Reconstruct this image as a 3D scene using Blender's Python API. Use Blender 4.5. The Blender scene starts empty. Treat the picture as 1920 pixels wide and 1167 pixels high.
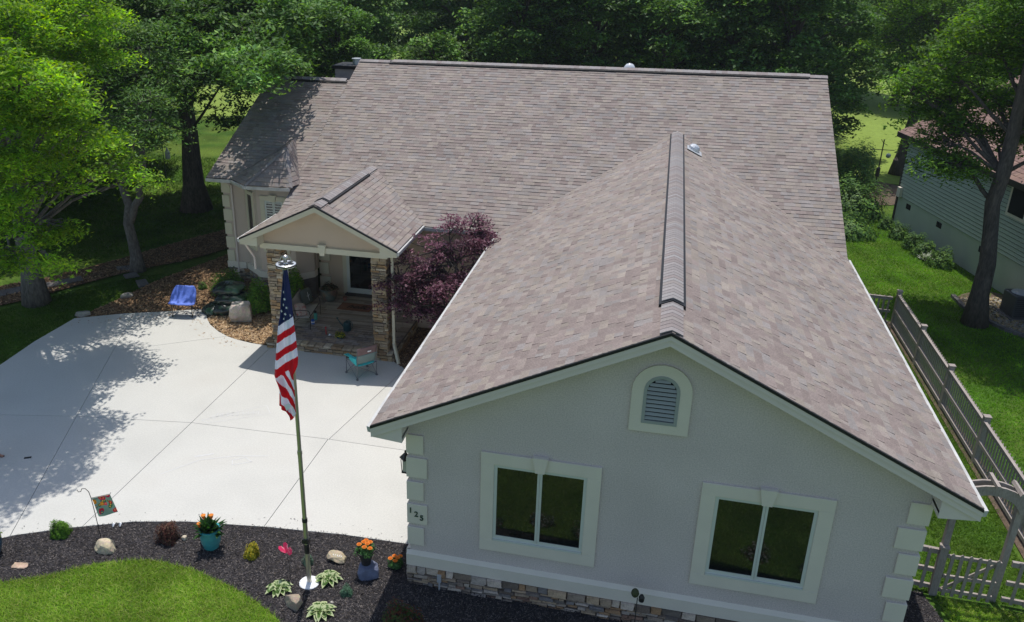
import bpy, math, random
import numpy as np
from mathutils import Vector, Matrix
sc = bpy.context.scene
COL = sc.collection
PI = math.pi
# ------------------------------------------------------------------ camera
cam_d = bpy.data.cameras.new('camera'); cam = bpy.data.objects.new('camera', cam_d); COL.objects.link(cam)
yaw, pitch, roll = -0.243, -0.393, 0.006
fw = Vector((math.sin(yaw)*math.cos(pitch), math.cos(yaw)*math.cos(pitch), math.sin(pitch)))
rt = Vector((math.cos(yaw), -math.sin(yaw), 0)); up = rt.cross(fw)
r2 = rt*math.cos(roll)+up*math.sin(roll); u2 = -rt*math.sin(roll)+up*math.cos(roll)
m3 = Matrix((r2, u2, -fw)).transposed()
cam.matrix_world = Matrix.Translation((4.133, -13.27, 11.539)) @ m3.to_4x4()
cam_d.sensor_width = 36; cam_d.lens = 1592.06/1920*36
cam_d.shift_x = 0.0582; cam_d.shift_y = -0.0049
cam_d.clip_start = .2; cam_d.clip_end = 1500
sc.camera = cam
CAMP = np.array([4.133, -13.27, 11.539])
# ------------------------------------------------------------------ light
SUN = Vector((-0.24, 1.13, 3.83)).normalized()
world = bpy.data.worlds.new('World'); sc.world = world; world.use_nodes = True
wn = world.node_tree; wn.nodes.clear()
sky = wn.nodes.new('ShaderNodeTexSky'); sky.sky_type = 'NISHITA'; sky.sun_disc = False
sky.sun_elevation = math.asin(SUN.z); sky.sun_rotation = math.atan2(SUN.x, SUN.y)
sky.air_density = 1.0; sky.dust_density = 1.2
bg = wn.nodes.new('ShaderNodeBackground'); bg.inputs['Strength'].default_value = 0.142
wo = wn.nodes.new('ShaderNodeOutputWorld')
wn.links.new(sky.outputs[0], bg.inputs[0]); wn.links.new(bg.outputs[0], wo.inputs[0])
sd = bpy.data.lights.new('sun', 'SUN'); sd.energy = 3.85; sd.angle = math.radians(.5); sd.color = (1, .965, .91)
so = bpy.data.objects.new('sun', sd); COL.objects.link(so); so.location = (0, 0, 40)
so.rotation_euler = SUN.to_track_quat('Z', 'Y').to_euler()
sc.view_settings.view_transform = 'Standard'; sc.view_settings.look = 'None'
sc.view_settings.exposure = 0.0; sc.view_settings.gamma = 1
sc.render.film_transparent = False
G = -0.25
# ------------------------------------------------------------------ materials
def mat(name, col=(.5,.5,.5), rough=.8, var=.12, vs=4., fine=0., fs=60., bump=0., bs=60., vcol=False, metal=0., spec=.4,
        rand=0., col2=None, c2s=1.5, c2t=.5, trans=0., coat=0., stretch=None, wave=None):
    m = bpy.data.materials.new(name); m.use_nodes = True; nt = m.node_tree; N = nt.nodes; L = nt.links
    p = N['Principled BSDF']; out = N['Material Output']
    tc = N.new('ShaderNodeTexCoord'); vec = tc.outputs['Object']
    if stretch:
        mp = N.new('ShaderNodeMapping'); mp.inputs['Scale'].default_value = stretch; L.new(vec, mp.inputs[0]); vec = mp.outputs[0]
    if vcol:
        a = N.new('ShaderNodeAttribute'); a.attribute_name = 'Col'; c = a.outputs['Color']
    else:
        a = N.new('ShaderNodeRGB'); a.outputs[0].default_value = (*col, 1); c = a.outputs[0]
    if col2:
        n = N.new('ShaderNodeTexNoise'); n.inputs['Scale'].default_value = c2s; n.inputs['Detail'].default_value = 5; L.new(vec, n.inputs['Vector'])
        r = N.new('ShaderNodeMapRange'); r.inputs[1].default_value = c2t-.09; r.inputs[2].default_value = c2t+.09; L.new(n.outputs[0], r.inputs[0])
        mx = N.new('ShaderNodeMix'); mx.data_type = 'RGBA'; L.new(r.outputs[0], mx.inputs[0]); L.new(c, mx.inputs[6]); mx.inputs[7].default_value = (*col2, 1); c = mx.outputs[2]
    def mulnoise(c, scale, amt, det=4):
        n = N.new('ShaderNodeTexNoise'); n.inputs['Scale'].default_value = scale; n.inputs['Detail'].default_value = det; L.new(vec, n.inputs['Vector'])
        r = N.new('ShaderNodeMapRange'); r.inputs[1].default_value = .3; r.inputs[2].default_value = .7
        r.inputs[3].default_value = 1-amt; r.inputs[4].default_value = 1+amt; L.new(n.outputs[0], r.inputs[0])
        mx = N.new('ShaderNodeMix'); mx.data_type = 'RGBA'; mx.blend_type = 'MULTIPLY'; mx.inputs[0].default_value = 1
        L.new(c, mx.inputs[6]); L.new(r.outputs[0], mx.inputs[7]); return mx.outputs[2]
    if var: c = mulnoise(c, vs, var)
    if fine: c = mulnoise(c, fs, fine, 2)
    if rand:
        oi = N.new('ShaderNodeObjectInfo'); r = N.new('ShaderNodeMapRange'); r.inputs[3].default_value = 1-rand; r.inputs[4].default_value = 1+rand
        L.new(oi.outputs['Random'], r.inputs[0]); mx = N.new('ShaderNodeMix'); mx.data_type = 'RGBA'; mx.blend_type = 'MULTIPLY'; mx.inputs[0].default_value = 1
        L.new(c, mx.inputs[6]); L.new(r.outputs[0], mx.inputs[7]); c = mx.outputs[2]
    if wave:   # mowing stripes: (scale, amount)
        w = N.new('ShaderNodeTexWave'); w.inputs['Scale'].default_value = wave[0]; w.inputs['Distortion'].default_value = 1.5; w.inputs['Detail'].default_value = 2; w.bands_direction = 'X'
        L.new(vec, w.inputs[0]); r = N.new('ShaderNodeMapRange'); r.inputs[3].default_value = 1-wave[1]; r.inputs[4].default_value = 1+wave[1]; L.new(w.outputs[1], r.inputs[0])
        mx = N.new('ShaderNodeMix'); mx.data_type = 'RGBA'; mx.blend_type = 'MULTIPLY'; mx.inputs[0].default_value = 1
        L.new(c, mx.inputs[6]); L.new(r.outputs[0], mx.inputs[7]); c = mx.outputs[2]
    L.new(c, p.inputs['Base Color']); p.inputs['Roughness'].default_value = rough; p.inputs['Metallic'].default_value = metal
    p.inputs['Specular IOR Level'].default_value = spec
    if coat: p.inputs['Coat Weight'].default_value = coat
    if bump:
        n = N.new('ShaderNodeTexNoise'); n.inputs['Scale'].default_value = bs; n.inputs['Detail'].default_value = 5; L.new(vec, n.inputs['Vector'])
        b = N.new('ShaderNodeBump'); b.inputs['Strength'].default_value = bump; b.inputs['Distance'].default_value = .02; L.new(n.outputs[0], b.inputs['Height']); L.new(b.outputs[0], p.inputs['Normal'])
    if trans:
        t = N.new('ShaderNodeBsdfTranslucent'); hs = N.new('ShaderNodeHueSaturation'); hs.inputs['Hue'].default_value = .492; hs.inputs['Saturation'].default_value = 1.15; hs.inputs['Value'].default_value = 1.5
        L.new(c, hs.inputs['Color']); L.new(hs.outputs[0], t.inputs[0]); ms = N.new('ShaderNodeMixShader'); ms.inputs[0].default_value = trans
        L.new(p.outputs[0], ms.inputs[1]); L.new(t.outputs[0], ms.inputs[2]); L.new(ms.outputs[0], out.inputs[0])
    return m
M = dict(
 shingle=mat('asphalt_shingle', vcol=True, rough=.85, var=.10, vs=1.2, fine=.16, fs=38, bump=.25, bs=90, spec=.3),
 cap=mat('ridge_cap_shingle', vcol=True, rough=.85, var=.06, vs=3, fine=.14, fs=40, bump=.2, bs=90, rand=.08),
 deckbase=mat('roof_felt', (.09,.078,.075), .9),
 black=mat('black_vent_plastic', (.012,.012,.014), .6, 0),
 stucco=mat('stucco', (.63,.548,.525), .92, .07, .6, fine=.15, fs=42, bump=.5, bs=110, spec=.2),
 stuccowing=mat('beige_stucco', (.56,.47,.40), .92, .05, 1.2, fine=.07, fs=70, bump=.4, bs=110, spec=.2),
 stuccotan=mat('tan_stucco', (.56,.44,.33), .92, .04, 1.2, fine=.07, fs=70, bump=.4, bs=110, spec=.2),
 trim=mat('smooth_stucco_trim', (.72,.655,.56), .85, .03, 2, fine=.03, fs=90, bump=.12, bs=140, spec=.25),
 trimcream=mat('cream_trim', (.62,.58,.44), .8, .03, 2, fine=.03, fs=90, spec=.3),
 fascia=mat('painted_fascia', (.70,.62,.57), .6, .03, 2),
 gutter=mat('white_gutter', (.52,.52,.50), .5, .18, 3, spec=.5),
 vinyl=mat('white_vinyl', (.60,.62,.57), .5, .02),
 glass=mat('window_glass', (.006,.008,.008), .03, 0, spec=.95),
 slat=mat('louver_paint', (.33,.35,.34), .7, .03),
 dark=mat('dark_interior', (.006,.006,.006), .9, 0),
 concrete=mat('concrete', (.55,.54,.50), .9, .07, .5, fine=.06, fs=24, bump=.15, bs=70, rand=.03, col2=(.50,.485,.445), c2s=.5, c2t=.62),
 joint=mat('joint_base', (.05,.048,.045), .95),
 stone=mat('ledge_stone', vcol=True, rough=.88, var=.22, vs=9, fine=.15, fs=40, bump=.6, bs=26, rand=.12, spec=.25),
 mortar=mat('mortar', (.16,.14,.12), .95, .15, 8),
 rock=mat('rock', vcol=True, rough=.9, var=.22, vs=5, fine=.15, fs=35, bump=.6, bs=18),
 mulch=mat('black_mulch_bed', (.034,.031,.033), .95, .35, 7, fine=.5, fs=70, bump=1., bs=60),
 bark=mat('tree_bark', (.085,.07,.058), .95, .3, 5, fine=.35, fs=22, bump=1., bs=14, stretch=(1,1,.25)),
 barkgrey=mat('grey_bark', (.15,.135,.12), .95, .3, 4, fine=.35, fs=18, bump=1., bs=12, stretch=(1,1,.3)),
 chips=mat('wood_chips', vcol=True, rough=.9, var=.1, spec=.2),
 chipbed=mat('chip_bed', (.20,.125,.065), .95, .35, 6, fine=.5, fs=45, bump=1., bs=45, col2=(.10,.07,.045), c2s=3.5),
 soil=mat('brown_soil', (.12,.085,.06), .95, .3, 5, fine=.4, fs=40, bump=.8, bs=40),
 lawn=mat('lawn_ground', (.09,.14,.022), .95, .25, .55, fine=.3, fs=14, bump=.6, bs=45, col2=(.05,.105,.014), c2s=.35, spec=.1),
 fairway=mat('fairway', (.21,.29,.06), .95, .12, .08, fine=.12, fs=4, bump=.3, bs=20, spec=.1),
 blade=mat('grass_blade', vcol=True, rough=.8, var=.22, vs=1.1, spec=.1, trans=.35),
 leaf=mat('leaves', vcol=True, rough=.6, var=.15, vs=1.3, spec=.15, trans=.38),
 leafthin=mat('thin_leaves', vcol=True, rough=.55, var=.18, vs=1.0, spec=.15, trans=.5),
 leafdark=mat('dark_leaves', vcol=True, rough=.55, var=.3, vs=.5, spec=.16, trans=.24),
 petal=mat('petals', vcol=True, rough=.6, var=.08, trans=.2),
 fence=mat('weathered_fence', (.34,.295,.265), .85, .12, 3, fine=.15, fs=40, bump=.2, bs=50, stretch=(1,1,.3)),
 alu=mat('brushed_aluminium', (.55,.53,.48), .38, .06, 3, metal=.85),
 white=mat('white_paint', (.78,.79,.80), .4, .03),
 flag=mat('flag_cloth', vcol=True, rough=.75, var=.04, trans=.35),
 star=mat('white_star', (.85,.85,.9), .7, 0),
 metalblk=mat('black_metal', (.018,.018,.02), .45, 0),
 metalgrey=mat('grey_tube', (.16,.16,.17), .4, 0, metal=.3),
 bluecloth=mat('blue_nylon', (.13,.22,.72), .6, .12, 7, bump=.6, bs=9),
 teal=mat('teal_nylon', (.05,.55,.56), .55, .1, 8, bump=.3, bs=14),
 tealpale=mat('grey_mesh_cloth', (.20,.27,.26), .7, .1),
 maroon=mat('muted_rose_cloth', (.20,.13,.13), .8, .1),
 bagplastic=mat('bag_plastic', (.02,.028,.026), .22, 0, spec=.6, col2=(.06,.14,.07), c2s=3.2, c2t=.56, bump=.9, bs=7, fine=.0),
 bluepot=mat('glazed_teal_pot', (.045,.30,.33), .18, .12, 6, spec=.6, coat=.4),
 navypot=mat('glazed_navy_pot', (.015,.075,.12), .2, .12, 6, spec=.6),
 blackpot=mat('black_pot', (.025,.024,.024), .5, .05),
 bluestone=mat('blue_grey_rock', (.15,.17,.25), .9, .2, 9, bump=.9, bs=20),
 claypot=mat('weathered_clay_pot', (.22,.14,.09), .7, .3, 5, col2=(.12,.15,.13), c2s=4),
 plank=mat('wood_look_plank', vcol=True, rough=.6, var=.2, vs=3, fine=.15, fs=30, rand=.15, stretch=(.4,3,1)),
 paver=mat('porch_paver', vcol=True, rough=.8, var=.2, vs=7, rand=.12, bump=.4, bs=25),
 mat_coir=mat('coir', (.24,.11,.065), .95, .15, 20, fine=.2),
 ink=mat('black_ink', (.01,.01,.01), .9, 0),
 greencush=mat('sage_cushion', (.10,.12,.105), .9, .1),
 sling=mat('beige_sling', (.50,.47,.42), .8, .06),
 floral=mat('floral_pillow', (.50,.42,.36), .9, 0, col2=(.42,.10,.09), c2s=9, c2t=.58),
 bottle=mat('mint_bottle', (.10,.42,.33), .35, 0),
 cupblue=mat('blue_cup', (.03,.14,.50), .3, 0),
 cangreen=mat('dark_green_enamel', (.015,.06,.065), .35, .05),
 red=mat('red_plastic', (.45,.02,.02), .4, 0), 
 pink=mat('pink_enamel', (.75,.05,.16), .4, .1, 20, col2=(.8,.45,.5), c2s=14, c2t=.6, trans=.2),
 siding=mat('sage_siding', (.43,.49,.40), .75, .05, 1, fine=.05, fs=20, rand=.04),
 sidingblk=mat('painted_foundation', (.43,.48,.40), .85, .06, 1, bump=.3, bs=30),
 nfascia=mat('brown_fascia', (.05,.04,.035), .6, 0),
 greennum=mat('dark_green_metal', (.012,.05,.03), .5, 0),
 slate=mat('grey_paver', (.14,.13,.125), .9, .2, 3, bump=.4, bs=20),
 skin=mat('skin', (.42,.22,.15), .55, .05), denim=mat('denim', (.05,.08,.16), .9, .1), shirt=mat('grey_shirt', (.3,.3,.3), .9, .1), hair=mat('brown_hair', (.04,.025,.015), .7, .2),
 plastic=mat('clear_dome', (.6,.63,.66), .15, 0, spec=.8),
 lampglass=mat('lamp_glass', (.5,.5,.48), .1, 0, spec=.8),
 chalk=mat('white_chalk', (.60,.595,.58), .95, .1, 20),
 pillar=mat('vent_cover', (.62,.64,.66), .35, .05, metal=.4),
)
# ------------------------------------------------------------------ helpers
def fin(o, label=None, cat=None, group=None, kind=None):
    if label: o['label'] = label
    if cat: o['category'] = cat
    if group: o['group'] = group
    if kind: o['kind'] = kind
    return o
def empty(name, loc=(0,0,0), label=None, cat=None, group=None, rz=0):
    o = bpy.data.objects.new(name, None); COL.objects.link(o); o.location = loc; o.rotation_euler = (0,0,rz); o.empty_display_size = .1
    return fin(o, label, cat, group)
class MB:
    def __init__(s): s.v = []; s.f = []; s.c = []
    def add(s, vs, fs, col=(.5,.5,.5)):
        b = len(s.v); s.v += [tuple(v) for v in vs]; s.f += [tuple(b+i for i in f) for f in fs]; s.c += [tuple(col[:3])]*len(fs)
    def box(s, x0, x1, y0, y1, z0, z1, col=(.5,.5,.5), jit=0, rng=random, T=None):
        vs = [[x,y,z] for z in (z0,z1) for y in (y0,y1) for x in (x0,x1)]
        if jit: vs = [[a+rng.uniform(-jit,jit) for a in v] for v in vs]
        if T is not None: vs = [tuple(T @ Vector(v)) for v in vs]
        s.add(vs, [(0,2,3,1),(4,5,7,6),(0,1,5,4),(2,6,7,3),(0,4,6,2),(1,3,7,5)], col); return s
    def prism(s, poly, ext, col=(.5,.5,.5)):
        n = len(poly); e = Vector(ext); P = [Vector(p) for p in poly]
        s.add(P+[p+e for p in P], [tuple(range(n))[::-1], tuple(range(n,2*n))]+[(i,(i+1)%n,n+(i+1)%n,n+i) for i in range(n)], col); return s
    def tube(s, path, r, n=8, col=(.5,.5,.5), cap=True):
        P = [Vector(p) for p in path]; k = len(P); R = r if hasattr(r,'__len__') else [r]*k
        vs = []
        t0 = (P[1]-P[0]).normalized(); a = t0.orthogonal().normalized()
        for i,p in enumerate(P):
            t = (P[min(i+1,k-1)]-P[max(i-1,0)]).normalized()
            a = (a - t*a.dot(t)); a = a.normalized() if a.length > 1e-6 else t.orthogonal().normalized(); b = t.cross(a)
            for j in range(n):
                w = 2*PI*j/n; vs.append(p+(a*math.cos(w)+b*math.sin(w))*R[i])
        fs = [(i*n+j, i*n+(j+1)%n, (i+1)*n+(j+1)%n, (i+1)*n+j) for i in range(k-1) for j in range(n)]
        if cap: fs += [tuple(range(n))[::-1], tuple(range((k-1)*n, k*n))]
        s.add(vs, fs, col); return s
    def lathe(s, prof, cen=(0,0,0), n=16, col=(.5,.5,.5), sx=1, sy=1):
        vs = [(cen[0]+r*math.cos(2*PI*j/n)*sx, cen[1]+r*math.sin(2*PI*j/n)*sy, cen[2]+z) for r,z in prof for j in range(n)]
        k = len(prof)
        fs = [(i*n+j, i*n+(j+1)%n, (i+1)*n+(j+1)%n, (i+1)*n+j) for i in range(k-1) for j in range(n)]
        fs += [tuple(range(n))[::-1], tuple(range((k-1)*n, k*n))]
        s.add(vs, fs, col); return s
    def ball(s, c, r, col=(.5,.5,.5), n=10, m=6, rx=1, ry=1, rz=1):
        prof = [(max(math.sin(PI*i/m),.02)*r, -math.cos(PI*i/m)*r*rz) for i in range(m+1)]
        return s.lathe(prof, c, n, col, rx, ry)
    def build(s, name, m, parent=None, smooth=False, kind=None, bevel=0):
        me = bpy.data.meshes.new(name); me.from_pydata(s.v, [], s.f); me.materials.append(m)
        a = me.attributes.new('Col', 'FLOAT_COLOR', 'FACE')
        a.data.foreach_set('color', np.array([(*c,1.) for c in s.c], dtype=np.float32).ravel())
        if smooth: me.polygons.foreach_set('use_smooth', [True]*len(me.polygons))
        o = bpy.data.objects.new(name, me); COL.objects.link(o)
        if parent: o.parent = parent
        if kind: o['kind'] = kind
        if bevel:
            b = o.modifiers.new('bevel', 'BEVEL'); b.width = bevel; b.segments = 1; b.limit_method = 'ANGLE'
        return o
def inst(name, me, parent, loc=(0,0,0), rot=None, mtx=None):
    o = bpy.data.objects.new(name, me); COL.objects.link(o)
    if parent: o.parent = parent
    if mtx is not None: o.matrix_local = mtx
    else:
        o.location = loc
        if rot: o.rotation_euler = rot
    return o
def npmesh(name, V, F, C, m, parent=None, kind=None, smooth=False, corner=True):
    """V (n,3), F (k,nv) ints, C (k,3) per-face colour"""
    me = bpy.data.meshes.new(name); nv = F.shape[1]
    me.vertices.add(len(V)); me.vertices.foreach_set('co', V.astype(np.float32).ravel())
    me.loops.add(F.size); me.loops.foreach_set('vertex_index', F.astype(np.int32).ravel())
    me.polygons.add(len(F)); me.polygons.foreach_set('loop_start', np.arange(0, F.size, nv, dtype=np.int32))
    me.polygons.foreach_set('loop_total', np.full(len(F), nv, dtype=np.int32))
    me.update(calc_edges=True)
    a = me.attributes.new('Col', 'FLOAT_COLOR', 'FACE'); CC = np.ones((len(F),4), np.float32); CC[:,:3] = C
    a.data.foreach_set('color', CC.ravel()); me.materials.append(m)
    if smooth: me.polygons.foreach_set('use_smooth', [True]*len(me.polygons))
    if parent == 'mesh': return me
    o = bpy.data.objects.new(name, me); COL.objects.link(o)
    if parent: o.parent = parent
    if kind: o['kind'] = kind
    return o
def inpoly(x, y, poly):
    r = np.zeros(len(x), bool); n = len(poly); j = n-1
    for i in range(n):
        xi,yi = poly[i]; xj,yj = poly[j]
        with np.errstate(divide='ignore', invalid='ignore'):
            c = ((yi>y)!=(yj>y)) & (x < (xj-xi)*(y-yi)/(yj-yi+1e-12)+xi)
        r ^= c; j = i
    return r
def smoothpoly(P, it=2, closed=True):
    for _ in range(it):
        Q = []
        n = len(P)
        for i in range(n):
            a, b = P[i], P[(i+1)%n]
            Q += [(a[0]*.75+b[0]*.25, a[1]*.75+b[1]*.25), (a[0]*.25+b[0]*.75, a[1]*.25+b[1]*.75)]
        P = Q
    return P
def sheet(name, poly, z, m, label=None, cat=None, kind='structure', thick=0):
    b = MB()
    if thick: b.prism([(x,y,z-thick) for x,y in poly], (0,0,thick))
    else: b.add([(x,y,z) for x,y in poly], [tuple(range(len(poly)))])
    o = b.build(name, m); return fin(o, label, cat, None, kind)
def clip(poly, n, c):
    """keep n.p >= c, 2D"""
    out = []; k = len(poly)
    for i in range(k):
        a, b = poly[i], poly[(i+1)%k]; da = n[0]*a[0]+n[1]*a[1]-c; db = n[0]*b[0]+n[1]*b[1]-c
        if da >= 0: out.append(a)
        if (da >= 0) != (db >= 0):
            t = da/(da-db); out.append((a[0]+(b[0]-a[0])*t, a[1]+(b[1]-a[1])*t))
    return out
def lineclip(poly, a, b, side, gap=.007):
    d = Vector((b[0]-a[0], b[1]-a[1])).normalized(); n = Vector((-d.y, d.x))*side
    return clip(poly, n, n.x*a[0]+n.y*a[1]+gap)
def pick(cols, rng): return rng.choice(cols)
def text_mesh(s, size, name, m, parent, mtx, ext=.004, shear=0., kind=None):
    cu = bpy.data.curves.new(name, 'FONT'); cu.body = s; cu.size = size; cu.extrude = ext; cu.align_x = 'CENTER'; cu.align_y = 'CENTER'; cu.shear = shear; cu.offset = size*.012
    to = bpy.data.objects.new(name, cu); COL.objects.link(to); bpy.context.view_layer.update()
    me = bpy.data.meshes.new_from_object(to.evaluated_get(bpy.context.evaluated_depsgraph_get()))
    bpy.data.objects.remove(to); me.materials.clear(); me.materials.append(m); me.name = name
    o = bpy.data.objects.new(name, me); COL.objects.link(o); o.parent = parent; o.matrix_local = mtx; return o
XZ = Matrix(((1,0,0,0),(0,0,-1,0),(0,1,0,0),(0,0,0,1)))   # text in x/y -> wall facing -Y
# ================================================================== SETTING
fin(MB().add([(-400,-200,0),(400,-200,0),(400,600,0),(-400,600,0)], [(0,1,2,3)]) or None, None) if False else None
b = MB(); b.add([(-500,-300,-.33),(500,-300,-.33),(500,900,-.33),(-500,900,-.33)], [(0,1,2,3)])
fin(b.build('ground', M['lawn']), kind='structure')
sheet('fairway', smoothpoly([(-90,48),(-60,44),(-34,46),(-18,52),(0,56),(10,50),(14,38.5),(22,38),(34,46),(80,50),(120,60),(120,140),(-120,140),(-120,60)],1), -.32, M['fairway'])
DRIVE = [(-.03,1.12),(-.38,1.06),(-1.89,1.01),(-3.59,.84),(-5.41,.57),(-6.56,.27),(-7.8,-.28),(-8.77,-.79),(-9.3,-1.2),(-11,-2.7),(-13,-4.6),(-15.1,-6.5),(-15.05,6.15),(-15.2,7.9),(-15.16,9.89),(-13.71,10.72),(-12.61,11.16),(-11.37,11.74),(-11.0,11.62),(-10.75,11.1),(-10.35,10.6),(-9.78,10.14),(-9.3,9.86),(-8.85,9.70),(-8.3,9.58),(-7.7,9.53),(-5.18,9.55),(-3.5,9.55),(-3.05,9.2),(-2.6,8.75),(-2.0,8.45),(-.03,8.4)]
drive = MB().build('driveway', M['joint']) if False else None
b = MB(); b.add([(x,y,G-.03) for x,y in DRIVE], [tuple(range(len(DRIVE)))]); drive = b.build('driveway', M['joint']); drive['kind'] = 'structure'  # dark base sheet that shows through the slab joints
A0, A1 = (-13.39,10.7), (-8.9,-.76); B0, B1 = (-7.55,12), (-7.55,-3)
def cells():
    left = lineclip(DRIVE, A0, A1, -1); mid = lineclip(lineclip(DRIVE, A0, A1, 1), B0, B1, -1); rest = lineclip(DRIVE, B0, B1, 1)
    X1 = ((-12.86,3.56),(-9.37,4.32)); X2 = ((-10.9,4.0),(-7.55,4.5)); X3 = ((-7.55,4.5),(-3.65,4.64)); X4 = ((-3.65,4.64),(0,4.62))
    out = [lineclip(left,*X1,1), lineclip(left,*X1,-1)]
    mu = lineclip(mid,*X2,1); D = ((-11.4,8.5),(-9.2,9.95)); out += [lineclip(mu,*D,1), lineclip(mu,*D,-1), lineclip(mid,*X2,-1)]
    C1 = ((-3.65,4.64),(-2.75,9.3)); C2 = ((-3.65,-1),(-3.65,5))
    hi = lineclip(rest,*X3,1); lo = lineclip(rest,*X3,-1)
    out += [lineclip(hi,(-3.65,4.5),(-2.85,9.3),1), lineclip(lo,*C2,1), lineclip(lineclip(rest,*X4,1),(-3.65,4.5),(-2.85,9.3),-1), lineclip(lineclip(rest,*X4,-1),*C2,-1)]
    return out
for c in cells():
    if len(c) > 2: MB().prism([(x,y,G-.1) for x,y in c], (0,0,.1)).build('slab', M['concrete'], drive)
# faint chalk drawing on the concrete
b = MB(); rng = random.Random(5)
def stroke(b, pts, w=.025, z=G+.003):
    for (x0,y0),(x1,y1) in zip(pts, pts[1:]):
        d = Vector((x1-x0,y1-y0)); n = Vector((-d.y,d.x)).normalized()*w*.5
        b.add([(x0-n.x,y0-n.y,z),(x1-n.x,y1-n.y,z),(x1+n.x,y1+n.y,z),(x0+n.x,y0+n.y,z)], [(0,1,2,3)])
for i in range(9):
    x = -7.2+i*.13; stroke(b, [(x,4.75+.07*i),(x+.1,5.15+.05*i),(x+.16,4.95+.05*i)], .02)
stroke(b, [(-7.35,4.7),(-6.0,5.9),(-5.7,5.5),(-7.1,4.6),(-7.35,4.7)], .02)
fin(b.build('chalk_drawing', M['chalk']), 'faint white chalk drawing of slanted strokes in a frame beside the slab joint', 'chalk drawing')
b = MB(); stroke(b, [(-7.0,2.1),(-6.4,2.9),(-5.6,3.3),(-4.8,3.5)], .03); stroke(b, [(-6.6,3.0),(-6.2,3.25)], .06); stroke(b,[(-5.5,2.9),(-5.1,3.15),(-5.35,3.3),(-5.6,3.1),(-5.5,2.9)],.03)
fin(b.build('chalk_drawing', M['chalk']), 'faint chalk curve with a loop on the sunny middle slab', 'chalk drawing')
# beds
BED = [(0.05,1.2),(-.38,1.1),(-1.89,1.05),(-3.59,.88),(-5.41,.6),(-6.56,.3),(-7.8,-.25),(-8.77,-.76),(-9.3,-1.2),(-11,-2.7),(-13,-4.6),(-13,-6.5),(-11,-4.6),(-9.3,-2.9),(-8.0,-2.17),(-7.13,-1.69),(-6.6,-1.25),(-6.02,-.97),(-5.5,-.80),(-5.11,-.79),(-4.5,-.83),(-3.9,-.99),(-3.4,-1.12),(-2.9,-1.32),(-2.4,-1.55),(-2.06,-1.78),(-1.5,-2.0),(-1,-2.1),(0,-2.15),(9,-1.9),(10.6,.2),(10.05,2.2),(9,2.2)]
sheet('mulch_bed', BED, -.27, M['mulch'])
LAWN = [(-13,-6.6),(-11,-4.65),(-9.3,-2.95),(-8.0,-2.2),(-7.13,-1.72),(-6.6,-1.28),(-6.02,-1.0),(-5.5,-.83),(-5.11,-.82),(-4.5,-.86),(-3.9,-1.02),(-3.4,-1.15),(-2.9,-1.35),(-2.4,-1.58),(-2.06,-1.81),(-1.5,-2.03),(-1,-2.13),(0,-2.18),(9,-1.93),(10.6,-.2),(30,-.2),(30,-45),(-60,-45)]
sheet('front_lawn', LAWN, -.255, M['lawn'])
CHIP = [(-15.2,9.7),(-14.85,11.3),(-14.4,14.2),(-13.5,16.8),(-12.9,19),(-11.0,21),(-11,13.8),(-7.5,14.1),(-7.5,9.4),(-9,9.6),(-11.4,11.6)]
sheet('wood_chip_bed', CHIP, -.268, M['chipbed'])
STRIP = smoothpoly([(-20.5,8.5),(-18.4,10.2),(-17.0,13.0),(-15.9,14.9),(-14.4,16.6),(-13.4,19.0),(-14.6,21.6),(-16.2,18.6),(-17.5,15.4),(-19.3,12.4),(-22.5,9.5)],1)
sheet('bark_path', STRIP, -.272, M['chipbed'])
sheet('soil_bed', [(-3.55,9.5),(-3.0,9.1),(-2.6,8.7),(-2,8.4),(.02,8.3),(.02,12.3),(-3.5,12.3)], -.262, M['soil'])
sheet('side_strip', [(12.5,-2),(12.9,-2),(12.8,8),(12.6,16.9),(12.3,17.1),(12.42,8)], -.30, M['soil'])
sheet('unseen_street', [(-200,-26),(200,-26),(200,-18),(-200,-18)], -.29, mat('asphalt', (.06,.06,.062), .95, .1, 2))  # unseen road, added to cut the green lawn bounce on the wall
sheet('gravel_pad', smoothpoly([(15.2,20.1),(15.5,18.3),(16.1,17.0),(18,15.5),(19,17),(17.5,20.8),(16.5,21.2)],2), -.29, M['soil'])
sheet('leaf_litter', smoothpoly([(10.5,33),(17.5,33.5),(18,38.3),(12,39)],1), -.30, M['soil'])
sheet('wall_foot_bed', [(9.02,2.3),(9.5,2.3),(9.5,14),(9.02,14)], -.29, M['soil'])
# raised shrub bank in front of the left wing
b = MB(); nx, ny = 14, 8
for j in range(ny+1):
    for i in range(nx+1):
        x = -11.6+4.1*i/nx; y = 11.9+2.1*j/ny; t = j/ny; e = min(1, min(i, nx-i)/3+.15)
        b.v.append((x, y, -.28+.55*t*t*(3-2*t)*(.3+.7*min(1,(nx-i)/6+.2)) + .02*math.sin(7*x+5*y)))
for j in range(ny):
    for i in range(nx):
        a = j*(nx+1)+i; b.f.append((a,a+1,a+nx+2,a+nx+1)); b.c.append((.5,.5,.5))
fin(b.build('planting_bank', M['chipbed'], smooth=True), kind='structure')
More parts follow.
